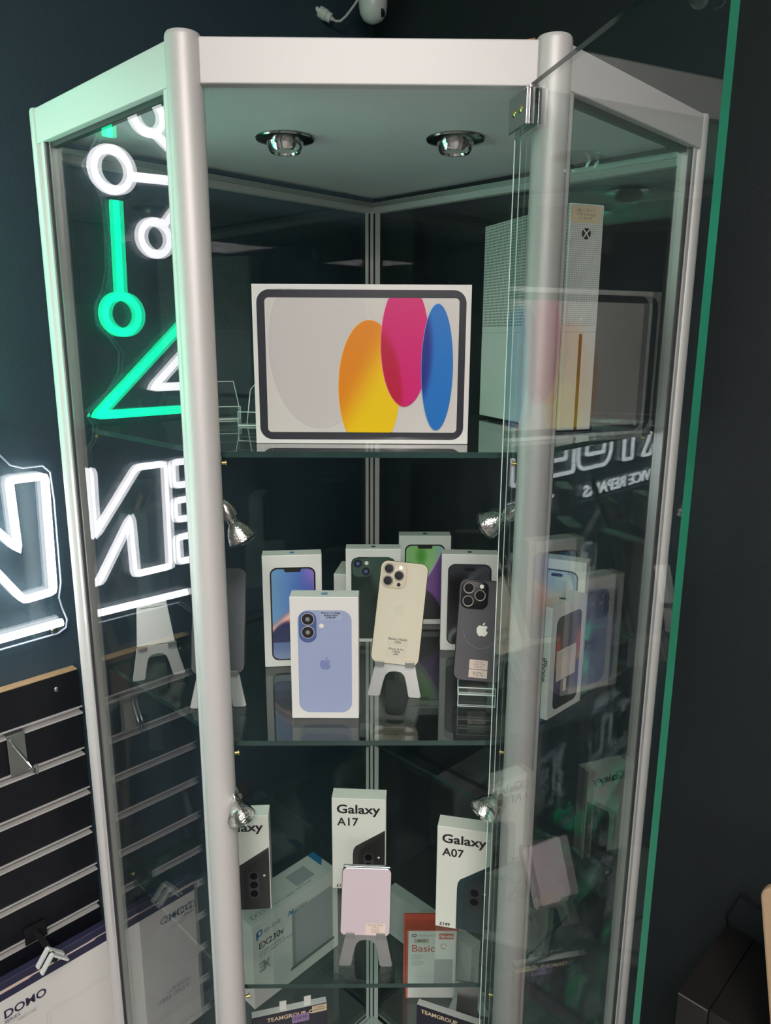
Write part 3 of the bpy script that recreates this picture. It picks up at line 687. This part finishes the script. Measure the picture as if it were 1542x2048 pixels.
acrylic_stand('empty clear acrylic stand farther from the tablet box', (-.224,.370,Z1+.0004), math.radians(14))
acrylic_stand('empty clear acrylic stand half hidden behind the tablet box', (-.163,.285,Z1+.0004), math.radians(-14))

# --- middle shelf boxes
def bezel(t, x0, x1, z0, z1, r, m, fn, bw=.0022, notch=None, nz=56):
    flat('phone_print', [rrect(x0,x1,z0,z1,r)], m, t, 1)
    painted('screen_print', x0+bw, x1-bw, z0+bw, z1-bw, r-bw, fn, t, 2, nz=nz)
    cx = (x0+x1)/2
    if notch == 'notch': flat('screen_notch', [[(cx-.0125,z1-bw+.0004),(cx+.0125,z1-bw+.0004),(cx+.0115,z1-bw-.0035),(cx+.0100,z1-bw-.0048),(cx-.0100,z1-bw-.0048),(cx-.0115,z1-bw-.0035)]], 'ink_black', t, 3)
    elif notch: flat('screen_island', [rrect(cx-.0085,cx+.0085,z1-bw-.0085,z1-bw-.0035,.0024)], 'ink_black', t, 3)
def w14(u, v):
    c = mixc((120,170,215),(70,105,190), u*1.2)
    c = mixc(c, (150,120,205), sstep(.55,1.0,u)*sstep(.6,1,v))
    d = v - (.33+.42*u*u+.08*math.sin(u*4))
    c = mixc((235,120,105), c, sstep(-.03,.10,d))
    c = mixc(c, (255,215,200), math.exp(-(d/.035)**2)*.9)
    c = mixc(c, (200,40,45), sstep(.75,1.0,u)*sstep(.0,-.12,d)*.9)
    e = v - (.42-.9*(u-.35)**2)
    c = mixc((40,48,92) if v > .18 else (100,120,170), c, sstep(-.03,.03,e))
    return mixc(c, (130,150,185), sstep(.16,.0,v))
t = carton('phone_box', 'white phone box showing a blue and red swirl screen, behind the pale blue phone box', (-.1555,.2246), Z2, .0850, .1708, 5.6, .027, 'smartphone boxes')
bezel(t, .0105, .0758, .010, .1525, .0105, 'ink_black', w14, notch='notch'); top_logo(t, .085, .1708, .027, 'ink_blue')
def blue17(t, W, H):
    flat('phone_print', [rrect(.0095,.0765,.0085,.1460,.0135)], 'phone_blue', t, 1)
    flat('camera_plate_print', [rrect(.0110,.0330,.1035,.1445,.0105)], 'phone_blue_dark', t, 2)
    flat('lens_ring_print', [circ(.0222,.1345,.0082), circ(.0222,.1172,.0082)], 'ink_pale', t, 3)
    flat('lens_print', [circ(.0222,.1345,.0074), circ(.0222,.1172,.0074)], 'ink_black', t, 4)
    flat('lens_glint_print', [circ(.0222,.1345,.0028), circ(.0222,.1172,.0028)], 'ink_grey', t, 5)
    flat('flash_print', [circ(.0392,.1258,.0030)], 'flash_white', t, 3)
    flat('logo_print', apple(.0433,.0755,.0172), 'phone_blue_logo', t, 2)
t = carton('phone_box', 'white phone box in front with a pale blue phone back and price sticker', (-.0992,.0725), Z2, .0851, .1633, -.8, .0255, 'smartphone boxes')
blue17(t, .0851, .1633); top_logo(t, .0851, .1633, .0255, 'ink_seablue', .45)
flat('price_sticker', [[(.0375,.1335),(.0640,.1335),(.0640,.1452),(.0375,.1452)]], 'sticker_clear', t, 3)
text('iPhone 17 256gb\nBrand New\n£799.99', .0034, 'ink_black', t, .0508, .1418, 4, align='CENTER', bold=.00008, spacing=1.05)
t = carton('phone_box', 'white phone box with a dark green phone back, behind the gold phone', (-.0400,.3190), Z2, .0860, .1545, 0, .0275, 'smartphone boxes')
painted('phone_print', .0085, .0775, .006, .1415, .011, lambda u, v: mixc((34,52,46),(66,88,80), sstep(0,.12, (u-.35)-(0.88-v)*.42)*sstep(.3,.9,v)), t, 1)
flat('camera_plate_print', [rrect(.0105,.0400,.1095,.1395,.0085)], 'phone_green_light', t, 2)
flat('lens_print', [circ(.0190,.1310,.0066), circ(.0315,.1180,.0066)], 'ink_black', t, 3); flat('flash_print', [circ(.0325,.1318,.003)], 'flash_white', t, 3)
flat('lens_glint_print', [circ(.0190,.1310,.0030), circ(.0315,.1180,.0030)], 'phone_blue_dark', t, 4)
flat('logo_print', apple(.045,.074,.017), 'phone_green_dark', t, 2); top_logo(t, .086, .1545, .0275)
t = carton('phone_box', 'plain pale box edge-on behind the dark green phone box', (-.0640,.4050), Z2, .028, .086, -8, .075, 'smartphone boxes')
MB().box(.0003,.0277,.001,.074,.0861,.0866).build('lid_seam', 'card_pale', t)
def w14p(u, v):
    d = math.hypot((u-.40)*.9, v-.86); c = mixc((80,165,60),(150,205,130), sstep(.02,.2,d))
    c = mixc(c, (150,200,205), sstep(.18,.34,d)*sstep(.3,.0,u+.2)); c = mixc(c, (165,205,215), sstep(.22,.4,d)*sstep(.6,1,u))
    e = v-(.38+.62*u*u); c = mixc((120,80,150), c, sstep(-.02,.03,e)); c = mixc(c, (225,210,225), math.exp(-(e/.02)**2)*.8)
    g = v-(.40-1.0*(u-.45)**2); c = mixc((26,22,34), c, sstep(-.02,.02,g))
    return c
t = carton('phone_box', 'white phone box with a green and purple screen at the very back', (.0456,.3955), Z2, .0860, .1555, 0, .0275, 'smartphone boxes')
bezel(t, .0095, .0765, .009, .1405, .0105, 'ink_black', w14p, notch='notch'); top_logo(t, .086, .1555, .0275)
def w15p(u, v):
    d = math.hypot(u-.95, (v-.62)*1.6); c = mixc((92,92,96),(24,24,28), sstep(.25,.75,d)); c = mixc(c, (150,150,158), math.exp(-((d-.55)/.07)**2)*.8)
    c = mixc(c, (70,70,78), sstep(.75,.95,v)*.8); k = math.hypot(u-.25, (v-.02)*1.4)
    return mixc(c, (170,170,178), math.exp(-((k-.22)/.06)**2)*.7)
t = carton('phone_box', 'white phone box with a dark grey metallic screen, behind the grey phone', (.1073,.2872), Z2, .0850, .1558, -3.6, .0270, 'smartphone boxes')
bezel(t, .0095, .0755, .010, .1405, .0110, 'ink_dark', w15p, notch='island'); top_logo(t, .085, .1558, .027)
def w15(u, v):
    d = math.hypot(u-.55, (v-.78)*1.5); c = mixc((176,196,214),(198,208,216), u); c = mixc(c, (110,150,190), math.exp(-((d-.42)/.05)**2)); c = mixc(c, (205,215,224), math.exp(-((d-.36)/.05)**2)*.8)
    return mixc(c, (90,120,165), sstep(.5,.2,v))
t = carton('phone_box', 'white phone box with a pale blue looped screen, behind the box with flame colours', (.2330,.2500), Z2, .0820, .1640, -26.8, .0260, 'smartphone boxes')
bezel(t, .010, .0715, .010, .1490, .0110, 'ink_dark', w15, notch='island'); top_logo(t, .082, .164, .026, 'ink_pale')
def wse(u, v):
    c = (28,26,34); k = abs(u-.5)
    c = mixc(c, (226,84,60), sstep(.12,.48,k)*sstep(.42,.55,v)*sstep(.95,.70,v)*.95)
    c = mixc(c, (235,150,60), sstep(.28,.5,k)*sstep(.40,.47,v)*sstep(.60,.50,v))
    c = mixc(c, (84,60,150), sstep(.15,.5,k)*sstep(.05,.25,v)*sstep(.50,.36,v)); c = mixc(c, (40,44,70), sstep(.8,1.0,v)*.7)
    return c
t = carton('phone_box', 'white phone box turned sideways with flame coloured screen and blank label', (.2243,.0646), Z2, .0795, .1512, 43.5, .0255, 'smartphone boxes')
flat('phone_print', [rrect(.0115,.0690,.009,.1350,.0095)], 'ink_dark', t, 1)
painted('screen_print', .0130,.0675,.0105,.1335,.008, wse, t, 2)
flat('blank_label', [[(.0150,.0480),(.0600,.0480),(.0590,.0900),(.0140,.0900)]], 'sticker_pink', t, 3)
flat('fine_print', [[(.020,.0835),(.054,.0835),(.054,.0850),(.020,.0850)],[(.020,.0795),(.054,.0795),(.054,.0810),(.020,.0810)]], 'ink_pale', t, 4)
flat('paper_strip', [[(.0330,.0300),(.0400,.0300),(.0400,.0470),(.0330,.0470)]], 'sticker_pink', t, 3)
top_logo(t, .0795, .1512, .0255, 'ink_black', .42)
me = text('iPhone', .0120, 'ink_black', t, 0, 0, 0, bold=.0001, name='side_lettering')
me.matrix_local = Matrix.Translation((-.0004,.0115,.0840)) @ Matrix.Rotation(-PI/2,4,'Z') @ Matrix.Rotation(PI/2,4,'Y')

# --- phone stands of bent aluminium: origin between the front feet
def metal_stand(label, loc, rz, k=1.):
    t = thing('phone_stand', label, 'phone stand', loc, rz, 'bent metal phone stands')
    th = .0025
    legs = [(-.0365,.0015),(-.0340,0),(-.0215,0),(-.0190,.0015)] + [(-.0150,.020),(-.0125,.0275),(-.008,.0315),(0,.0330),(.008,.0315),(.0125,.0275),(.0150,.020)] + [(.0190,.0015),(.0215,0),(.0340,0),(.0365,.0015),(.0355,.006),(.0265,.0450),(-.0265,.0450),(-.0355,.006)]
    p = MB().wallprism([(x*k, z*k) for x, z in legs], 0, th)
    b = MB(); b.v = [(x, y+z*.30, z) for x, y, z in p.v]; b.f, b.m = p.f, p.m; b.build('front_legs', 'stand_metal', t, bevel=.0006)
    up = [(-.0265,.0455),(.0265,.0455),(.0205,.105),(-.0205,.105)]
    p = MB().wallprism([(x*k, z*k) for x, z in up], 0, th)
    b = MB(); b.v = [(x, y+.0137*k+(z-.0455*k)*.42, z) for x, y, z in p.v]; b.f, b.m = p.f, p.m; b.build('back_plate', 'stand_metal', t, bevel=.0005)
    for s in (-1, 1):
        c = s*.0205*k
        MB().box(c-.006*k,c+.006*k,.002*k,.0150*k,.0430*k,.0450*k).box(c-.006*k,c+.006*k,.0005*k,.0025*k,.0430*k,.0510*k).build('lip', 'stand_metal', t, bevel=.0005)
    MB().add([(-.017*k,.034*k,.095*k),(.017*k,.034*k,.095*k),(.020*k,.078*k,.0),(-.020*k,.078*k,.0),(-.017*k,.0365*k,.096*k),(.017*k,.0365*k,.096*k),(.020*k,.0805*k,.001*k),(-.020*k,.0805*k,.001*k)],
             [(0,1,2,3),(7,6,5,4),(0,4,5,1),(1,5,6,2),(2,6,7,3),(3,7,4,0)]).build('rear_strut', 'stand_metal', t)
    return t
metal_stand('empty silver phone stand nearest the left glass side', (-.3010,.1900,Z2+.0003), math.radians(24))
metal_stand('silver stand holding the dark slate phone behind the front post', (-.1990,.1000,Z2+.0003), math.radians(5))
metal_stand('silver stand holding the gold phone', (.0320,.1300,Z2+.0003), math.radians(-7))
metal_stand('silver stand under the pink folded phone', (-.0060,.0452,Z3+.0003), math.radians(-2))
s4 = metal_stand('silver stand on the lowest shelf beside the red drive box', (.1750,.3050,Z4+.0003), math.radians(168))
s4['label'] = 'silver stand seen from behind on the lowest shelf'

def phone(name, label, loc, L, W, T, lean, roll, yaw, body, rim, r=.010):
    t = thing(name, label, 'phone', loc, rot=(math.radians(-lean), math.radians(roll), math.radians(yaw)))
    MB().wallprism(rrect(-W/2,W/2,0,L,r), .0004, T).build('frame', rim, t, bevel=.0012, smooth=True)
    MB().wallprism(rrect(-W/2+.0008,W/2-.0008,.0008,L-.0008,r-.0008), -.0001, .0006).build('back_panel', body, t)
    return t
def lens(t, x, z, r, ringm, y=-.0022):
    M = Matrix.Translation((x, y, z)) @ Matrix.Rotation(PI/2,4,'X')
    o = MB().lathe([(r*.80,.0012),(r*.93,.0014),(r,.0008),(r,-.0015)], 32, M=M).build('lens_ring', ringm, t, smooth=True)
    MB().lathe([(0,.0010),(r*.55,.00098),(r*.82,.00090)], 32, M=M).build('lens_glass', 'lens_black', t, smooth=True)
def triple(t, x0, z1, k, platem, ringm, dark_dot=True):
    MB().wallprism(rrect(x0,x0+.0345*k,z1-.0355*k,z1,.0095*k), -.0020, .0004).build('camera_plate', platem, t, bevel=.0007, smooth=True)
    for x, z in ((.0095,.0095),(.0095,.0260),(.0240,.0178)): lens(t, x0+x*k, z1-z*k, .0073*k, ringm)
    flat('flash', [circ(x0+.0255*k, z1-.0065*k, .0026*k)], 'flash_white', t, 1, -.0022)
    flat('sensor', [circ(x0+.0250*k, z1-.0300*k, .0026*k)], 'lens_black', t, 1, -.0022)
t = phone('smartphone', 'pale gold phone with three lenses leaning on a silver stand', (.0318,.1335,Z2+.0462), .139, .0655, .0078, 22.8, 4.2, -7, 'phone_gold', 'phone_goldrim')
triple(t, -.0305, .1368, 1., 'camera_plate_gold', 'lens_ring'); flat('logo', apple(-.0005,.0735,.0172), 'sticker_gold', t, 2)
flat('battery_sticker', [rrect(-.0125,.0155,.0238,.0372,.001)], 'sticker_gold', t, 2); text('Battery Health\n100%', .0043, 'ink_dark', t, .0015, .0322, 3, align='CENTER', bold=.00006)
flat('price_sticker', [rrect(-.0135,.0152,.0095,.0228,.001)], 'sticker_gold', t, 2); text('iPhone 16 Pro\n128GB\n£499', .0036, 'ink_dark', t, .0008, .0192, 3, align='CENTER', bold=.00006)
t = phone('smartphone', 'dark grey phone with three lenses and a light logo leaning in clear acrylic stand', (.1450,.1360,Z2+.0200), .1375, .0665, .0082, 17, 3.2, -6, 'phone_grey', 'phone_greyrim')
triple(t, -.0310, .1355, 1.08, 'camera_plate_grey', 'lens_ring'); flat('logo', apple(.0015,.0705,.0190), 'flash_white', t, 2)
flat('charging_ring', outline(circ(.0,.068,.0235,48), .0004)[24:46], 'ink_grey', t, 2)
flat('price_sticker', [rrect(-.0125,.0125,.0165,.0290,.0012)], 'sticker_pink', t, 2); text('iPhone\n15Pro 1TB\n£449.99', .0036, 'ink_grey', t, 0, .0252, 3, align='CENTER')
flat('battery_sticker', [[(-.0125,.0050),(.0125,.0050),(.0125,.0158),(-.0125,.0158)]], 'sticker_pink', t, 2); text('92%', .0085, 'ink_grey', t, 0, .0072, 3, align='CENTER')
acrylic_stand('clear acrylic stand under the dark grey phone', (.1440,.1410,Z2+.0004), math.radians(-6), sc_=1.35, stage=.0165)
t = phone('smartphone', 'slate grey phone back partly hidden by the left front post', (-.1985,.1035,Z2+.0462), .139, .0690, .008, 22.8, 1., 5, 'phone_slate', 'phone_greyrim')
MB().wallprism(rrect(-.0315,-.0065,.1020,.1355,.009), -.0018, .0004).build('camera_plate', 'phone_slate', t, bevel=.0006, smooth=True)
for z in (.127,.111): lens(t, -.019, z, .0070, 'lens_ring_dark', -.002)
t = phone('folded_phone', 'small pink folded phone leaning on a silver stand', (-.0066,.0480,Z3+.0462), .0850, .0672, .0100, 22.8, 1.0, -2, 'phone_pink', 'phone_pinkrim', r=.0065)
MB().box(-.0320,.0320,.0008,.0098,.0845,.0872).build('hinge_spine', 'phone_pinkrim', t, bevel=.0008)
flat('fold_line', [[(-.0330,.0795),(.0330,.0795),(.0330,.0799),(-.0330,.0799)]], 'ink_pale', t, 2)
flat('price_sticker', [[(.0005,.0020),(.0275,.0020),(.0275,.0160),(.0005,.0160)]], 'sticker_pink', t, 2)
text('Samsung Galaxy\nZ Flip 6\nGrade A+\n£449.99', .0031, 'ink_grey', t, .0140, .0132, 3, align='CENTER')
text('CE', .0058, 'ink_pale', t, -.008, .0170, 2, spacing=1.2)

# --- third shelf boxes
def galaxy(label, L, yaw, w, h, d, model, price, body, teal=False):
    t = carton('phone_box', label, L, Z3, w, h, yaw, d, 'smartphone boxes', 'card_pale')
    text('Galaxy', .0206*w/.082, 'ink_black', t, .0070*w/.082, h-.0245, 2, bold=.0004, sx=1.16)
    if model: text(model, .0190*w/.082, 'ink_black', t, .0085*w/.082, h-.0455, 2, bold=.0003)
    x0, x1 = .385*w, .985*w
    z_t = h-.052; zl = h-.0855
    flat('phone_print', [[(x0,.001),(x1,.001),(x1,z_t),(x0+.010,zl+.0085),(x0+.0045,zl+.005),(x0+.0012,zl-.001),(x0,zl-.010)]], body[0], t, 1)
    flat('phone_back_print', [[(x0+.009,.001),(x1,.001),(x1,z_t-.004),(x0+.018,zl+.0040),(x0+.012,zl),(x0+.0095,zl-.006),(x0+.009,zl-.013)]], body[1], t, 2)
    cw = .0075 if not teal else .0085
    flat('camera_print', [rrect(x0+.0165,x0+.0165+2*cw,zl-(.052 if not teal else .042),zl-.006,cw-.0002)], body[2], t, 3)
    n = 3 if not teal else 2
    flat('lens_print', [circ(x0+.0165+cw, zl-.0135-i*.0148, .0058) for i in range(n)], 'lens_black', t, 4)
    flat('flash_print', [circ(x0+.0395, zl-.013, .0017)], 'flash_white', t, 4)
    if price: text(price, .0075, 'ink_black', t, .006, .0035, 3, bold=.00015)
    return t
mat('print_black', (.016,.016,.017), .4); mat('print_black2', (.030,.031,.033), .35); mat('print_black3', (.05,.05,.053), .3)
mat('print_teal', lin(16,50,54), .4); mat('print_teal2', lin(10,36,40), .35); mat('print_teal3', lin(16,22,26), .3)
kb = ('print_black2','print_black','print_black3')
galaxy('white phone box with a black phone picture cut off by the left front post', (-.2250,.1461), 3.4, .0785, .1570, .026, None, None, kb)
galaxy('white phone box with a black phone picture behind the pink phone', (-.0585,.1932), -3.7, .0815, .1565, .026, 'A17', '£199', kb)
galaxy('white phone box with a dark teal phone picture', (.0938,.1168), -13, .0770, .1640, .026, 'A07', '£149', ('print_teal','print_teal2','print_teal3'), True)

# --- lowest shelf
t = carton('router_box', 'large white router box standing along the left back', (-.2090,.3130), Z4, .205, .1745, 46, .072, m='card_white')
text('tp-link', .0150, 'ink_grey', t, .0255, .1460, 2); text('|', .014, 'ink_pale', t, .076, .146, 2); text('Aginet', .0150, 'ink_grey', t, .0860, .1460, 2); text('AI', .015, 'ink_blue', t, .0800, .1460, 3, bold=.0003)
flat('brand_mark', outline(circ(.0160,.1520,.0055,20), .0035)+[[(.0085,.1400),(.0125,.1400),(.0125,.1560),(.0085,.1560)]], 'ink_blue', t, 2)
text('EX230v', .0180, 'ink_dark', t, .0130, .1190, 2, bold=.0003); text('AX1800 Dual-Band\nWi-Fi 6 Gigabit VoIP Router', .0072, 'ink_grey', t, .0130, .1075, 2)
flat('wifi_mark', [[(.013,.070),(.026,.070),(.030,.078),(.034,.070),(.037,.070),(.032,.080),(.037,.090),(.033,.090),(.029,.083),(.025,.090),(.013,.090),(.013,.086),(.022,.086),(.022,.082),(.014,.082),(.014,.078),(.022,.078),(.022,.074),(.013,.074)]], 'ink_grey', t, 2)
mat('router_grey', (.46,.46,.48), .5); mat('router_grey_dark', (.36,.36,.38), .5); mat('router_rim', (.2,.2,.21), .5)
flat('router_print', [rrect(.095,.190,.030,.148,.006)], 'router_grey', t, 1); flat('router_side_print', [[(.089,.030),(.097,.030),(.097,.148),(.089,.143)]], 'router_grey_dark', t, 2)
flat('router_base_print', [[(.083,.024),(.195,.024),(.192,.031),(.085,.031)]], 'router_rim', t, 3); text('tp', .008, 'ink_pale', t, .115, .130, 3)
b = MB().add([(.120,.020,.1745+EPS),(.165,.020,.1745+EPS),(.165,.055,.1745+EPS),(.120,.055,.1745+EPS)], [(0,1,2,3)]); b.build('top_print', 'router_grey', t)
b = MB().add([(.190,.030,.1745+EPS),(.205,.045,.1745+EPS),(.205,.072,.1745+EPS),(.190,.072,.1745+EPS)], [(0,1,2,3)]); b.build('blue_corner', 'ink_blue', t)
o = text('EX230v', .014, 'ink_grey', t, 0, 0, 0); o.matrix_local = Matrix.Translation((.010,.012,.1745+EPS)) @ Matrix.Rotation(-PI/2,4,'X')
o = text('Wi-Fi 6 Gigabit VoIP Router', .008, 'ink_grey', t, 0, 0, 0); o.matrix_local = Matrix.Translation((.060,.012,.1745+EPS)) @ Matrix.Rotation(-PI/2,4,'X')
t = carton('storage_box', 'plain pale grey box standing along the right back', (.0300,.4950), Z4, .215, .100, -45, .025, m='card_grey')
MB().box(-.0006,.2156,-.0006,.0256,.080,.1006).build('lid', 'card_grey', t, bevel=.0006)
t = carton('drive_box', 'red and white hard drive box on the lowest shelf', (.0665,.3363), Z4, .0870, .1450, -.4, .024)
MB().box(-.0075,.0900,.0245,.0270,.0,.1590).build('red_backing', 'ink_red', t); MB().box(-.0035,.0,.0,.0245,0,.145).build('red_side', 'ink_red', t)
MB().box(-.0035,.0905,-.0004,.0245,.1450,.1475).build('red_top', 'ink_red', t)
MB().tube([(.026,.027,.162),(.034,.024,.168),(.040,.024,.168),(.046,.027,.162)], .0022, 8).build('hang_tab', 'clear_acrylic', t)
text('SEAGATE', .0062, 'ink_grey', t, .0185, .1335, 2, spacing=1.35); flat('swirl_mark', outline(circ(.0105,.1355,.0038,16,.0028), .0016), 'ink_dark', t, 2)
flat('red_label', [rrect(.0545,.0815,.1275,.1395,.001)], 'ink_red', t, 2); text('1TB HDD', .0062, 'ink_white', t, .068, .1312, 3, align='CENTER', bold=.0002)
flat('price_sticker', [[(.0105,.1195),(.0370,.1195),(.0370,.1290),(.0105,.1290)]], 'sticker_gold', t, 2); text('£89.99', .0058, 'ink_dark', t, .0238, .1224, 3, align='CENTER', bold=.0001)
text('Basic', .0215, 'ink_red', t, .0055, .1010, 2); flat('arrow_ring', outline(circ(.0640,.1125,.0052,20), .0011)[:17], 'ink_red', t, 2)
flat('fine_print', [[(.0055,z),(.0055+w_,z),(.0055+w_,z+.0014),(.0055,z+.0014)] for z, w_ in ((.0930,.020),(.0890,.024),(.0855,.018),(.0790,.022),(.0750,.024),(.0715,.017))], 'ink_pale', t, 2)
flat('drive_print', [rrect(.0480,.0810,.028,.0845,.0015)], 'router_grey_dark', t, 2)
mat('print_navy', lin(38,36,52), .35)
def ram(label, L, yaw, w, h, extra):
    t = carton('memory_box', label, L, Z4, w, h, yaw, .012, 'memory module boxes', 'print_navy')
    MB().box(.0005,w-.0005,.0005,.0115,h,h+.0006).build('box_top', 'card_grey', t)
    text('TEAMGROUP', .0105, 'sticker_cream', t, (.008 if not extra else .024), h-.0135, 2, bold=.00025)
    flat('swirl_mark', outline(circ(.086 if not extra else .098, h-.010, .0055, 16, .0032), .0018), 'sticker_cream', t, 2)
    if extra:
        flat('warranty_sticker', [[(w-.025,h-.014),(w-.0005,h-.014),(w-.0005,h-.0005),(w-.025,h-.0005)]], 'sticker_cream', t, 3); text('3-YEAR\nWARRANTY', .0045, 'ink_dark', t, w-.0128, h-.006, 4, align='CENTER')
        flat('price_sticker', [[(w-.058,h-.026),(w-.030,h-.026),(w-.030,h-.010),(w-.058,h-.010)]], 'sticker_lilac', t, 3); text('£24.99', .0080, 'ink_dark', t, w-.044, h-.020, 4, align='CENTER')
        for x in (.045,.085): MB().box(x,x+.011,.004,.0055,h,h+.016).build('hang_tab', 'card_white', t)
    return t
ram('dark memory box with warranty and price stickers at the bottom left', (-.1900,.1850), 14, .122, .1180, True)
ram('dark memory box without stickers at the bottom right', (.0760,.2250), -22, .110, .1020, False)

# ---------------------------------------------------------------- nest prints and lettering under what carries them
bpy.context.view_layer.update()
def span(o):
    xs = [v.co.x for v in o.data.vertices]; zs = [v.co.z for v in o.data.vertices]
    return min(xs), max(xs), min(zs), max(zs)
CARRY = ('price_sticker','battery_sticker','warranty_sticker','red_label','blank_label','camera_plate','camera_plate_print','phone_print','bezel_print','lens_ring','back_panel')
for root in [o for o in bpy.data.objects if o.type == 'EMPTY' and o.parent is None and o.get('category') in ('box','phone','game console')]:
    kids = [c for c in root.children if c.type == 'MESH']
    host = [(c, span(c)) for c in kids if c.name.split('.')[0] in CARRY]
    for c in kids:
        base = c.name.split('.')[0]
        if base in CARRY[:5] or base in ('carton','frame','camera_plate','back_panel','phone_print','bezel_print') or not c.data.vertices or c.matrix_local != Matrix(): continue
        x0, x1, z0, z1 = span(c); cx, cz = (x0+x1)/2, (z0+z1)/2; best = None
        for h, (a0, a1, b0, b1) in host:
            if h is c or not (a0 <= cx <= a1 and b0 <= cz <= b1): continue
            ar = (a1-a0)*(b1-b0)
            if ar > (x1-x0)*(z1-z0) and (best is None or ar < best[1]) and h.parent is root: best = (h, ar)
        if best and base not in ('lens_ring','camera_plate_print'): c.parent = best[0]
